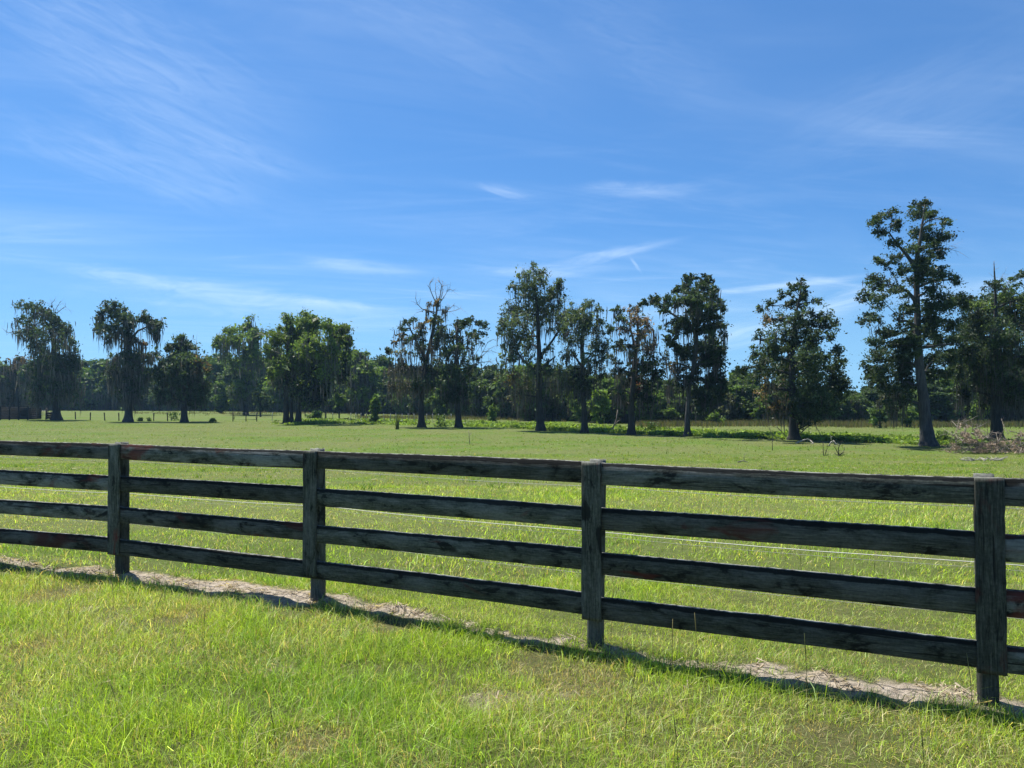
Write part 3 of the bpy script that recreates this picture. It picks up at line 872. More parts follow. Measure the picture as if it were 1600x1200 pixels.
TINTS = {'brown': (0.15, 0.105, 0.065), 'pink': (0.22, 0.15, 0.12), 'rust': (0.19, 0.075, 0.05), 'lime': (0.13, 0.19, 0.05), 'grey': (0.16, 0.15, 0.125), 'dark': (0.018, 0.034, 0.018)}
CED = ((0.028, 0.050, 0.028), (0.064, 0.096, 0.050))
CYP = ((0.055, 0.084, 0.050), (0.108, 0.145, 0.082))
OAK = ((0.062, 0.105, 0.030), (0.145, 0.210, 0.056))
DRK = ((0.024, 0.044, 0.026), (0.052, 0.080, 0.040))

hero('cypress', 'tall dark moss-laden tree with bare twigs on top, beside the cattle pen', 'tree', (88, 656),
 [[(88, 656, 12), (88, 620, 9), (86, 570, 8), (84, 530, 6), (80, 505, 4), (70, 485, 2)], [(82, 525, 4), (72, 505, 3), (62, 490, 2)]],
 """35,477,14,6,.8,.4;58,481,16,7;76,490,14,8;32,503,14,6,.8;54,509,16,8;24,518,10,4,.8;48,522,16,9;93,505,14,11;106,518,12,9;78,527,20,13;61,544,14,13,1,1.3;98,540,16,15,1,1.2
 112,533,8,9;65,574,18,13,1,1.3;91,570,22,17,1.2,1.2;113,574,14,13;60,605,14,20,1,1.5;87,605,22,20,1.2,1.3;108,605,16,20,1.1,1.3;40,520,14,6,.7;70,600,16,18,1,1;100,590,16,16;78,556,16,12;118,555,8,8,.8;52,493,16,6,.8""",
 CED, 1, moss=0.75, mossL=0.8, dens=0.55, leafpx=1.5, dead=[([(88, 500), (86, 485), (95, 470)], 1.5), ([(88, 490), (100, 480), (104, 479)], 1.2), ([(24, 518), (14, 520), (9, 519)], 1.2), ([(82, 480), (81, 474), (86, 468)], 1.2)], mossc=(0.13, 0.125, 0.11))
hero('oak', 'low spreading tree draped in grey brown moss behind the dark cattle pen', 'tree', (26, 646),
 [[(26, 646, 8), (25, 610, 6), (26, 580, 4), (30, 568, 2)]],
 """30,568,20,8,.7,1.4,brown;13,579,12,8,.8,1.4;24,592,18,13,.7,1.6,brown;38,590,10,13,.8,1.5;12,612,14,16,1,1.2;28,618,14,14,.8,1.6;0,600,14,16,1;-18,590,14,14,1;-25,615,16,16;44,610,10,14;8,585,10,8""",
 CED, 2, moss=1.4, mossc=(0.15, 0.135, 0.115), mossL=1.2)
hero('cypress', 'umbrella-topped mossy tree with a narrow waist and pale lower trunk', 'tree', (201, 659),
 [[(201, 659, 12), (201, 632, 10), (200, 590, 8), (201, 550, 6), (201, 520, 5), (192, 495, 3)], [(201, 535, 4), (215, 517, 3), (236, 508, 2)]],
 """171,483,13,10,1.1,.5;160,492,10,7;186,489,10,9,1.1,.5;152,509,11,6,1,1;171,512,14,8,1,1;173,528,11,7,.7,1.6;199,505,12,11;221,496,13,8,1.1,.6;245,503,11,8,1.1,.8;234,513,13,6,1,1;247,522,7,9,.5,1.8
 199,528,9,12,1,1.4;217,535,9,8,.5,1.6,brown;228,540,7,5,.7,1,rust;184,561,12,11,.8,1.8;227,557,13,11,.8,1.8;206,560,14,12,1,1.5;180,587,11,16,.7,2;201,587,16,18,1,1.8;225,583,11,16,.8,2;196,610,13,13,.9,1.6;210,610,10,11,.8,1.6;240,552,6,4,.8;188,520,9,8,.8,1.4""",
 CED, 3, moss=1.3, mossL=0.75, dens=0.7, mossc=(0.12, 0.118, 0.108), bark=M_bark_pale)
hero('cypress', 'shorter dark cone-shaped tree right beside the umbrella-topped one', 'tree', (288, 660),
 [[(288, 660, 10), (288, 630, 8), (287, 590, 6), (285, 550, 4), (284, 532, 2)]],
 """283,533,11,7,1,.5;266,544,10,6;290,546,15,10;303,557,12,9,.8,1;266,568,18,11;290,572,20,14,1.1;251,583,12,11;312,575,13,12,.6,1.2,brown;249,605,12,15;271,605,18,16,1.1;299,605,18,17,1.2;318,600,9,17,.8,1.2;285,590,20,16,1.2;262,622,12,10,.8,1.5;306,625,14,10,.9,1.5""",
 CED, 4, moss=0.6, mossL=0.6, dens=1.0, gap=0.24, fx=1.1, mossc=(0.10, 0.095, 0.08), dead=[([(305, 560), (308, 545), (306, 532)], 1), ([(312, 575), (318, 560), (325, 552)], 1)])
hero('oak', 'green oak with a drooping mossy top behind the tubular pasture gate', 'tree', (384, 648),
 [[(384, 648, 7), (385, 620, 6), (390, 585, 5), (398, 550, 4), (396, 525, 3), (392, 508, 2)]],
 """393,503,9,7;383,513,15,8;357,520,11,8;341,533,8,7;365,532,16,8,1,1.3;395,524,14,9;402,541,11,13;382,556,13,13,.9,1.5;365,568,10,9;406,560,10,13,.9,1.6;384,580,15,13;382,606,11,18,1,1.3;350,540,10,8,.7,1.8;420,520,8,4,.3,.3;372,612,10,16;394,615,10,14""",
 OAK, 5, gap=0.25, moss=0.9, mossL=0.8, mossc=(0.13, 0.128, 0.11))
hero('oak', 'broad bright-topped oak cluster with three dark trunks and curtains of moss', 'tree', (456, 662),
 [[(447, 662, 9), (447, 620, 7), (446, 580, 6), (450, 540, 4), (455, 510, 3)], [(456, 662, 6), (455, 630, 5), (460, 590, 4), (480, 545, 3), (485, 510, 2)],
  [(466, 662, 9), (467, 635, 8), (478, 600, 7), (500, 560, 5), (520, 530, 4), (530, 515, 2)]],
 """452,501,13,7,1,.5;478,490,7,5,1,.3;478,503,17,9,1,.5;495,504,10,8,1,.5;441,517,13,9;465,517,16,11;486,522,16,11;430,532,15,9;456,537,18,11;484,541,18,11;517,508,13,8,1,.5;536,514,11,8;543,527,8,11,.9,1.2;517,526,16,11;534,540,13,11,.9,1.5;421,547,9,9;512,547,15,13,1,1.4;534,557,11,13,.7,1.9
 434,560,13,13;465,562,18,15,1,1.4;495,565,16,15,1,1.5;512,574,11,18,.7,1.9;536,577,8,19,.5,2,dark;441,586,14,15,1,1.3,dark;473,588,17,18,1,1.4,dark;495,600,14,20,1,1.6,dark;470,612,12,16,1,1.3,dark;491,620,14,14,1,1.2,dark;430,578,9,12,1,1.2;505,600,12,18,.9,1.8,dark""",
 OAK, 6, moss=0.8, mossL=0.85, gap=0.18, dens=1.1, mossc=(0.12, 0.118, 0.105), dead=[([(424, 530), (418, 522), (408, 522), (402, 520)], 1.8), ([(455, 600), (458, 590), (452, 580)], 1.5)])
hero('oak', 'small green oak leaning on the edge of the three-trunked oak cluster', 'tree', (566, 650),
 [[(566, 650, 5), (565, 620, 4), (564, 590, 3), (563, 560, 2)]],
 """564,552,9,7;556,565,12,9;575,570,9,11;560,585,14,14;563,605,16,17,1,1.3;549,600,9,17,.8,1.5;569,624,13,11;585,585,8,10,.8;580,605,9,14""",
 OAK, 7, moss=1.0, mossc=(0.09, 0.088, 0.08))
hero('cypress', 'half-dead mossy tree with a tall bare antler-like top', 'tree', (659, 668),
 [[(659, 668, 10), (658, 630, 8), (660, 590, 7), (668, 555, 6), (676, 520, 5), (682, 490, 3.4), (684, 470, 2)], [(664, 560, 4), (652, 535, 3), (640, 512, 2)]],
 """685,470,5,5,.5,1.6,brown;672,475,6,4,.4,1.6,brown;697,485,4,7,.3,2;667,485,4,5,.3,2,brown;687,500,4,10,.7,2;676,500,4,12,.7,2;640,505,11,7,.8,.6;625,515,11,7,.7,.6;657,507,11,7,.7,.8,brown;630,530,13,9,.6,1,brown;652,525,13,10,.9,1,dark;607,550,8,6,.8,.6;627,555,13,9,.5,1.4,grey;637,575,17,12,.5,1.8,grey;660,550,13,14,1,1.4,dark;680,540,11,13,.9,1.3
 612,575,9,9,.3,1.8,grey;662,580,15,15,1,1.4,dark;680,575,11,15,.8,1.4;630,600,15,13,.5,1.9,grey;612,605,8,11,.3,2,grey;670,600,11,9,.7,1.4;650,600,10,12,.8,1.5;688,520,8,10,.8,1.3""",
 CED, 8, moss=0.8, mossL=0.7, dens=0.6, mossc=(0.125, 0.115, 0.10), dead=[([(684, 480), (676, 462), (670, 447), (673, 440)], 2), ([(684, 480), (688, 460), (690, 445), (684, 437)], 2.2), ([(686, 475), (695, 462), (702, 450)], 1.6), ([(688, 470), (692, 455), (691, 438)], 1.4), ([(680, 488), (660, 483), (652, 475), (649, 465)], 2), ([(690, 492), (703, 482), (711, 474)], 1.8), ([(692, 488), (708, 486), (719, 482)], 1.2), ([(662, 590), (650, 580), (640, 560)], 1.4), ([(655, 600), (635, 600), (620, 612), (612, 625)], 1.5), ([(684, 472), (680, 455), (681, 436)], 1.3), ([(697, 455), (704, 452), (708, 455)], 1)])
hero('cypress', 'dark-bodied tree whose pale bare branches fan out on its sunny side', 'tree', (717, 668),
 [[(717, 668, 10), (715, 630, 8), (714, 600, 7), (712, 570, 6), (714, 540, 4), (714, 515, 2.5)]],
 """714,508,8,9,.8;730,507,9,6,.8,.4;741,502,9,6,.6,.3;755,510,7,7,.5,.3;700,525,11,11,1;740,524,12,8,.6,.6;720,535,14,11,1,.8;700,550,12,13,1.1;715,560,14,15,1.2;735,546,9,9,.5,1;750,535,9,8,.3,.5;710,580,15,15,1.2;700,595,13,14,1.1;720,600,11,14,1.1;724,622,10,16,1,1.3;698,612,10,14,.9,1.3;747,560,8,9,.25,.8;733,575,10,10,.8;712,615,14,16,1,1.2;756,522,8,7,.3,.3""",
 CED, 9, moss=0.6, mossL=0.7, dens=0.7, mossc=(0.10, 0.095, 0.088), dead=[([(720, 595), (735, 580), (748, 562), (762, 535)], 2), ([(735, 580), (755, 575), (768, 560)], 1.5), ([(728, 588), (733, 565), (738, 540), (740, 520)], 1.6), ([(748, 562), (765, 545), (774, 540)], 1.2), ([(745, 567), (765, 565), (775, 572)], 1.2), ([(738, 580), (742, 555), (756, 530)], 1.4), ([(762, 535), (770, 530), (776, 533)], 1), ([(755, 550), (768, 548), (778, 552)], 1), ([(740, 590), (758, 592), (766, 585)], 1)])
hero('cypress', 'tallest of the airy open trees at mid field, fine grey green leaves and forked limbs', 'tree', (845, 673),
 [[(845, 673, 13), (843, 640, 10), (842, 600, 9), (844, 555, 7.5), (842, 520, 6), (840, 480, 4.5), (836, 450, 3), (834, 430, 1.6)],
  [(843, 588, 5), (828, 572, 4), (815, 560, 3), (806, 545, 2)], [(845, 556, 4.5), (858, 540, 3.5), (868, 525, 3), (878, 512, 2)], [(846, 575, 3.5), (858, 565, 2.6), (868, 557, 2)]],
 """832,421,8,6;820,430,9,7;845,428,7,6;800,447,6,6;822,447,13,8;847,440,8,7;872,441,4,9;872,453,8,7;830,464,16,9;860,456,8,7;872,470,11,8;797,482,9,7;815,486,14,8;842,484,15,9;867,486,14,10;788,500,7,8;810,504,14,9;840,506,12,7;870,506,13,9;783,517,5,5;800,524,12,8;825,524,10,7;802,542,11,9;826,544,9,8,.8;793,562,8,10;815,558,11,8,.8;782,575,5,5;882,525,7,7,.6
 802,588,11,10,.5,1.5,brown;822,598,13,14,.7,1.7;810,614,13,12,.5,1.9,grey;860,580,11,10,.8,1.6;866,598,9,14,.7,1.7;850,470,10,8;880,495,8,8;858,545,8,6,.4;790,535,8,7,.7;835,575,9,10,.7,1.4;884,510,6,8,.7""",
 CYP, 10, moss=0.32, fx=1.25, fy=1.3, gap=0.30, leafpx=1.45, dens=0.62, mossc=(0.115, 0.108, 0.095), limb=0.9, subk=5)
hero('cypress', 'slender airy tree with straight trunk just beside the tallest airy one', 'tree', (914, 676),
 [[(914, 676, 10), (913, 640, 8), (911, 600, 7), (911, 560, 5.5), (910, 530, 4), (912, 500, 2.6), (914, 484, 1.4)], [(911, 575, 3.5), (900, 560, 2.6), (890, 545, 1.8)], [(911, 570, 3), (922, 555, 2), (932, 545, 1.6)]],
 """915,478,9,6;896,484,9,8;934,485,8,5;900,499,13,8;921,500,12,8;938,500,6,5;910,514,13,8;888,520,9,7;932,520,9,7;945,538,8,6;893,540,11,7,.6;925,540,11,7,.7;886,555,9,7,.7;935,556,8,7;919,560,9,7,.7;880,580,11,10,.8,1.6;900,585,12,12,.8,1.6,dark;930,582,13,11,1,1.2,dark;890,603,10,12,.6,1.8;914,605,12,12,.8,1.5,dark;920,475,6,5;944,552,7,6,.7;906,530,10,7,.6""",
 CYP, 11, moss=0.4, fx=1.2, fy=1.3, gap=0.30, leafpx=1.45, dens=0.66, mossc=(0.095, 0.09, 0.085), subk=5)
hero('cypress', 'tree with pinkish grey dead-looking moss in its top and dark foliage below', 'tree', (987, 679),
 [[(987, 679, 11), (986, 640, 9), (988, 600, 7.5), (992, 560, 6), (997, 530, 4.5), (996, 505, 3)], [(993, 545, 4), (988, 525, 3), (983, 505, 2)]],
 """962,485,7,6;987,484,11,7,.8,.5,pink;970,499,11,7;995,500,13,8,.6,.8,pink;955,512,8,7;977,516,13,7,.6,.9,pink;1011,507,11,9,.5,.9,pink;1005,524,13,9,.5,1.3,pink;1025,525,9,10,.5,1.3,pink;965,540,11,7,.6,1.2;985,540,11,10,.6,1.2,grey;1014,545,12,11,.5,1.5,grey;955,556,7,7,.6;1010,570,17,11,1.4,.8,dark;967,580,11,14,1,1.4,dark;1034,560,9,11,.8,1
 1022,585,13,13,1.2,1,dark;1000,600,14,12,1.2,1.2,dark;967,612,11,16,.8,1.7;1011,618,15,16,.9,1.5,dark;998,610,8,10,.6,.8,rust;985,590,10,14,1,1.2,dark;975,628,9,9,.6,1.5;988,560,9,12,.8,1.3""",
 CED, 12, moss=0.7, mossL=0.75, dens=0.65, mossc=(0.14, 0.115, 0.105))
hero('cypress', 'dense dark tree with a rounded top, a long side limb and pale lower trunk', 'tree', (1074, 682),
 [[(1074, 682, 9), (1074, 650, 7.5), (1076, 610, 6.5), (1084, 570, 6), (1088, 530, 6), (1089, 490, 5), (1090, 460, 3), (1088, 440, 1.6)], [(1087, 520, 4.5), (1065, 500, 3.6), (1045, 487, 2.8), (1028, 475, 2)]],
 """1082,435,11,5;1102,440,11,7;1072,450,9,8;1092,455,17,11,1.3;1115,455,9,9;1057,455,6,6;1060,472,11,9;1082,472,15,11,1.4;1113,474,15,11,1.3;1129,483,5,9,.9,1;1005,474,7,5,1.2,.2;1024,470,10,6,1.3,.2;1039,473,9,7,1.2,.2;1037,490,8,7,.8,.4;1040,508,7,7,.8,.4;1090,492,15,11,1.3;1065,500,11,9;1112,497,13,11,1.2;1124,510,11,8;1080,517,13,13,1.2;1102,520,11,9;1132,523,4,10,.3,2.4
 1055,516,9,8;1047,535,9,9;1110,540,13,13,1.3;1090,540,11,11,1.2;1124,550,11,9,1.2;1070,550,15,11,1.3;1095,560,15,13,1.3;1119,567,13,13,1.4;1054,570,11,12,.5,1.8,brown;1080,585,15,13,1.2;1109,595,17,17,1.5;1127,604,10,11,1.3;1099,618,15,16,1.4;1118,622,12,13,1.3;1094,635,9,9,1;1065,600,9,12,.5,2,dark;1045,600,7,10,.2,2.2;1132,590,6,8""",
 DRK, 13, moss=0.5, mossc=(0.10, 0.09, 0.085), dens=0.95, bark=M_bark_pale)
hero('cedar', 'full green conical cedar with open wispy top and dead twigs at its foot', 'tree', (1240, 688),
 [[(1240, 688, 15), (1240, 655, 12), (1238, 620, 10), (1237, 580, 8), (1238, 530, 6), (1243, 490, 4), (1250, 460, 2.4), (1252, 446, 1.4)]],
 """1251,444,7,4,.8,.1;1240,452,7,7,.8,.1;1259,456,7,8,.8,.1;1219,459,6,5,.8,.1;1205,477,8,5,.8,.1;1189,483,5,6,.8,.1;1235,472,8,7,.8,.1;1253,475,9,7,.9,.1;1277,472,9,4,.9,.1;1200,499,10,7,.7,.1,brown;1224,499,12,8,.7,.1;1248,496,13,7,.9,.1;1269,488,8,5,.8,.1;1293,491,9,7,.9,.1;1307,504,7,5,.8,.1;1269,507,17,9,1.2,.1;1291,512,12,9,.9,.1;1301,525,7,6,.8,.1;1189,531,10,8,.9,.1;1211,531,13,9,1,.1;1240,523,15,13,1.3,.1;1269,533,15,13,1.3,.1
 1179,552,8,8,.9,.1;1200,555,15,11,1.1,.1;1232,555,17,13,1.4,.1;1264,557,15,11,1.3,.1;1307,549,8,6,.9,.1;1315,563,10,7,.9,.1;1291,560,9,7,.9,.1;1192,576,15,11,1.1,.2;1227,581,17,13,1.4,.2;1264,581,17,13,1.5,.2;1301,581,15,11,1.3,.2;1163,576,8,6,.8,.1;1152,576,5,5,.8,.1;1200,605,13,13,.6,1,brown;1232,609,17,15,1.3,.4;1269,608,17,15,1.6,.3;1301,608,17,13,1.5,.3;1322,600,9,7,1.2,.1;1213,633,15,11,.6,1,brown;1253,635,17,12,1.3,.5;1285,635,17,11,1.4,.4;1305,627,13,11,1.3,.3;1252,660,12,6,.5,.3;1270,652,14,7,.8,.2""",
 CED, 14, fx=1.08, fy=1.3, dens=0.95, gap=0.33, leafpx=1.55, moss=0.6, mossc=(0.12, 0.105, 0.08), bark=M_bark,
 dead=[([(1250, 678), (1260, 668), (1272, 662), (1280, 675), (1286, 684)], 2), ([(1230, 684), (1215, 668), (1208, 650)], 1.4), ([(1225, 688), (1205, 678), (1200, 660)], 1.2), ([(1208, 692), (1207, 672)], 1.2), ([(1238, 610), (1222, 598), (1210, 612)], 1.4), ([(1240, 560), (1238, 575), (1225, 590)], 1.6)])
hero('cedar', 'tallest tree of the field, leaning dark cedar with layered branches and buttressed grey trunk', 'tree', (1450, 697),
 [[(1450, 697, 21), (1446, 660, 17), (1442, 620, 15), (1436, 580, 13), (1432, 530, 11), (1431, 480, 9), (1430, 440, 8), (1432, 400, 6.5), (1438, 365, 4.5), (1443, 335, 2.6), (1445, 320, 1.4)],
  [(1431, 418, 5), (1418, 400, 4.4), (1404, 384, 3.2), (1390, 365, 2)], [(1431, 470, 5), (1418, 455, 4), (1404, 450, 2.6)]],
 """1440,319,12,4,1,.1;1436,333,13,6,1,.1;1454,337,8,5,1,.1;1476,344,7,5,1,.1;1390,333,10,4,1,.1;1372,344,12,6,1,.1;1379,362,9,7,.8,.3;1400,351,9,5,1,.1;1397,380,10,5,.8,.1;1440,362,15,7,1.1,.1;1479,365,9,7,1,.1;1458,372,13,7,1.1,.1;1433,387,13,7,1.1,.1;1465,390,11,7,1,.1;1375,408,9,3.5,1,.1;1400,401,9,5,.8,.1;1386,415,5,4,.9,.1;1411,423,7,6,.9,.1;1443,408,13,7,1.2,.1;1468,401,9,4,.8,.1
 1440,426,13,8,1.3,.1;1468,426,13,6,1.2,.1;1493,437,9,5,1,.1;1425,437,11,5,1.1,.1;1357,433,8,6,.9,.1;1372,444,12,7,1,.1;1390,448,9,5,.9,.1;1350,462,8,6,.9,.1;1375,469,12,8,1,.1;1365,491,11,8,.8,.2;1350,501,7,6,.7,.2;1368,512,9,7,.6,.6;1407,455,8,6,.9,.1;1415,476,9,8,1,.1;1404,501,8,8,.8,.3;1422,491,8,7,.9,.1;1458,451,11,8,1.3,.1;1479,473,13,8,1.2,.1;1501,476,11,9,1,.1;1454,480,11,7,1.3,.1
 1458,501,13,8,1.3,.1;1486,505,12,8,1.1,.2;1386,523,12,8,1.1,.1;1368,541,11,8,1.1,.1;1407,534,15,11,1.4,.1;1354,573,8,6,1,.1;1375,566,13,11,1.4,.1;1407,566,17,13,1.6,.2;1425,541,11,11,1.4,.1;1465,534,12,8,1.1,.2;1479,555,13,9,1.1,.3;1454,562,11,8,1.3,.2;1493,534,9,8,1.1,.2;1379,595,13,11,1.3,.3;1411,598,15,13,1.5,.5;1400,621,15,11,.9,1.4,dark;1479,587,9,7,.9,.3;1425,515,10,9,1.2,.1;1450,520,10,9,1.2,.1;1362,584,10,7,1.1,.1;1452,585,12,9,1.1,.5""",
 CED, 15, moss=0.8, mossc=(0.10, 0.095, 0.08), bark=M_bark_pale, flare=0.75, dens=1.05, subk=4.2, leafpx=1.5, gap=0.33, fx=1.15, fy=1.4,
 dead=[([(1462, 392), (1480, 388), (1500, 394)], 1.3), ([(1460, 440), (1478, 450), (1492, 462)], 1.5), ([(1470, 400), (1484, 384), (1494, 386)], 1)])
hero('cedar', 'dense mossy evergreen with a dead spire on top, behind the brush pile', 'tree', (1557, 690),
 [[(1557, 690, 17), (1557, 650, 14), (1557, 600, 12), (1556, 550, 9), (1555, 500, 6), (1555, 460, 4), (1554, 430, 2), (1553, 410, 0.9)]],
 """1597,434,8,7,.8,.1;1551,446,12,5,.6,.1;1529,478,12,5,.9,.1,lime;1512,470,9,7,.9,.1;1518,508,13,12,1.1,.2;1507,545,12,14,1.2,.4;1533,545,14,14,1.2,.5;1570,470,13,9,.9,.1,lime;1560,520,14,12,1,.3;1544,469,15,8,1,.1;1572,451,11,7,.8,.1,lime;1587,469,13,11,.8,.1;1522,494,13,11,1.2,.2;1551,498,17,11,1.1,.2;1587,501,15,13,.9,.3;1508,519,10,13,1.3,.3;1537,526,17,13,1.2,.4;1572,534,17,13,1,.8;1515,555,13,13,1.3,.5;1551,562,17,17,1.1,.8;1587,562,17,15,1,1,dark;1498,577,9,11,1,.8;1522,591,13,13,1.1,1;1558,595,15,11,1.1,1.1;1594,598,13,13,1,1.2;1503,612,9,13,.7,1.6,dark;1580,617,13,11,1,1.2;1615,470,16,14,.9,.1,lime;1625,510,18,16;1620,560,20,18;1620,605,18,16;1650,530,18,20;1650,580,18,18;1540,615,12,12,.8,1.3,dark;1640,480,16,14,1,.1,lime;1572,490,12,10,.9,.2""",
 CED, 16, fx=1.18, fy=1.3, dens=1.05, gap=0.27, leafpx=1.55, moss=0.9, mossc=(0.09, 0.088, 0.082), bark=M_bark,
 dead=[([(1554, 440), (1553, 425), (1553, 408)], 1.6), ([(1556, 450), (1562, 438), (1568, 428)], 1.2), ([(1560, 452), (1573, 445), (1580, 432)], 1.2), ([(1557, 470), (1558, 520), (1560, 560)], 1.3), ([(1566, 540), (1582, 530), (1600, 522)], 1.5), ([(1556, 600), (1548, 588), (1560, 575)], 1.4), ([(1558, 600), (1570, 592), (1576, 600)], 1.2)])

# small trees and shrubs between the row and the woods
def blob_clumps(x, y0, y1, rx, n, seed, shape='round', dens=1.2):
    r = np.random.default_rng(seed); s = []
    for k in range(n):
        t_ = (k + 0.5) / n
        prof = {'round': math.sin(math.pi * min(1, t_ * 0.92 + 0.08)) ** 0.6, 'cone': (t_ ** 0.75) * (1 if t_ < .85 else 0.8)}[shape]
        yy = y0 + (y1 - y0) * t_
        s.append(f"{x + r.uniform(-1, 1) * rx * prof * 0.62},{yy},{max(3, rx * 0.42 * prof + 1.5)},{max(2.5, (y1 - y0) / n * 1.5)},{dens},0")
    return ';'.join(s)
SH = ((0.055, 0.10, 0.026), (0.11, 0.17, 0.045)); LM = ((0.10, 0.17, 0.03), (0.18, 0.26, 0.055))
for (nm, lab, bx, by, top, bot, rx, n, shp, pal, seed) in [
    ('shrub', 'dense pointed green shrub standing alone by the wire fence', 587, 661, 617, 659, 13, 16, 'cone', SH, 31),
    ('sapling', 'small round-topped young tree on a thin trunk left of the pointed shrub', 530, 656, 612, 645, 13, 14, 'round', SH, 32),
    ('sapling', 'small dark sapling tucked beside the larger round-topped sapling', 509, 654, 628, 646, 10, 9, 'round', CED, 33),
    ('sapling', 'small dark tree on a thin trunk behind the tubular gate', 407, 651, 612, 642, 17, 14, 'round', CED, 34),
    ('shrub', 'low leafy shrub at the foot of the three-trunked oak', 492, 655, 640, 655, 14, 9, 'round', SH, 35),
    ('shrub', 'round green bush in front of the woods beside the tall airy tree', 772, 661, 634, 660, 13, 12, 'round', SH, 36),
    ('shrub', 'tall lime green bush glowing between the two airy trees', 938, 662, 606, 661, 15, 18, 'round', LM, 37),
    ('shrub', 'yellow green low bush right of the dense dark tree', 1119, 665, 645, 664, 14, 9, 'round', LM, 38),
    ('shrub', 'mid green bush seen under the dense dark tree', 1048, 663, 637, 662, 15, 12, 'round', SH, 39),
    ('shrub', 'bushy green thicket clump left of the leaning cedar trunk', 1375, 668, 628, 668, 17, 14, 'round', SH, 40),
    ('shrub', 'green bush right behind the leaning cedar trunk', 1417, 667, 636, 667, 14, 12, 'round', SH, 41),
    ('shrub', 'sunlit bush showing over the brush pile', 1528, 664, 622, 664, 15, 14, 'round', LM, 42),
    ('shrub', 'pale green tree-like bush beyond the drooping oak', 347, 646, 598, 645, 16, 14, 'round', SH, 43)]:
    ddd = onground(bx, by)[1]
    hero(nm, lab, 'small tree' if nm == 'sapling' else 'shrub', (bx, by), [[(bx, by, 2.5), (bx, (by + top) / 2, 2), (bx, top + 6, 1)]],
         blob_clumps(bx, top + 3, bot - 2, rx, n, seed, shp), pal, seed, moss=0, leafpx=1.7, flare=0.2, subk=5, dens=1.3, sides=6)

# ------------------------------------------------------------------ the woods behind
FARC = [((0.042, 0.074, 0.026), (0.096, 0.148, 0.048)), ((0.066, 0.115, 0.030), (0.135, 0.210, 0.056)), ((0.036, 0.060, 0.030), (0.072, 0.112, 0.050)), ((0.060, 0.070, 0.038), (0.11, 0.125, 0.066))]
protos = []
WL = 'leafy tree in the dense dark woods closing off the far side of the pasture'
for v in range(6):
    r = np.random.default_rng(100 + v)
    H = 9.0; m_ = 0.11
    root = empty('woodland_tree', (0, 0, 0))
    tag(root, WL, 'tree', 'trees of the woods behind the pasture')
    cl = []
    for k in range(46):
        t_ = r.random() ** 0.8; z_ = H * (0.10 + 0.84 * t_)
        wd = 2.5 * (math.sin(math.pi * min(1, 0.16 + 0.80 * t_)) ** 0.7) * (0.85 + 0.3 * r.random())
        th = r.random() * 6.283; q = math.sqrt(r.random())
        cl.append((math.cos(th) * wd * q, math.sin(th) * wd * q, z_, 0.85 + 0.5 * r.random(), 0.6 + 0.4 * r.random(), 1.0, 1.0, None))
    grow(root, [[(0, 0, 0, 0.22), (r.normal(0, .1), r.normal(0, .1), H * 0.4, 0.16), (r.normal(0, .3), r.normal(0, .3), H * 0.85, 0.05)]],
         cl, FARC[v % 4], 0.26, r, moss=0.25 if v % 3 else 0.8, m=m_, sides=7, mossc=(0.11, 0.105, 0.09), dens=1.0, subk=12)
    protos.append(root)
def copy_tree(o, parent=None):
    c = o.copy(); COL.objects.link(c); c.parent = parent
    for ch in list(o.children): copy_tree(ch, c)
    return c
base_x = [-300, 0, 300, 520, 620, 700, 850, 1000, 1200, 1400, 1600, 1900]
base_y = [641, 641, 642, 645, 647, 651, 657, 661, 661, 659, 661, 663]
top_x = [-300, 0, 60, 120, 170, 200, 240, 300, 340, 380, 440, 540, 580, 600, 640, 700, 770, 800, 850, 900, 960, 1000, 1060, 1130, 1160, 1200, 1300, 1340, 1400, 1440, 1480, 1520, 1600, 1900]
top_y = [575, 572, 570, 563, 578, 590, 575, 585, 556, 575, 560, 548, 562, 566, 575, 575, 580, 575, 572, 576, 585, 592, 600, 603, 590, 600, 605, 612, 600, 600, 575, 560, 555, 560]
r = np.random.default_rng(77)
used = [False] * 6
for row in range(2):
    x = -260.0 + row * 9
    while x < 1860:
        by = np.interp(x, base_x, base_y); ty = np.interp(x, top_x, top_y)
        p = onground(x, by); d = p[1] + row * 6 + r.normal(0, 1.5)
        k = int(r.integers(0, 6))
        top_h = at(x, ty + (abs(r.normal(0, 9)) if row == 0 else r.normal(0, 5)) + (6 if row == 0 else 0), d)[2]
        q = at(x, 600, d); gz = float(zground(q[0], q[1]))
        H = max(2.0, top_h - gz)
        if used[k]: o = copy_tree(protos[k])
        else: o = protos[k]; used[k] = True
        s = H / 9.3
        sw = s * r.uniform(0.8, 1.15) * (1 if s > 0.55 else 1.35)
        o.location = (q[0], q[1], gz); o.scale = (sw, sw, s); o.rotation_euler = (0, 0, r.random() * 6.28)
        x += max(9, 2.35 * sw * 1.25 / (d / F)) * r.uniform(0.75, 1.1)
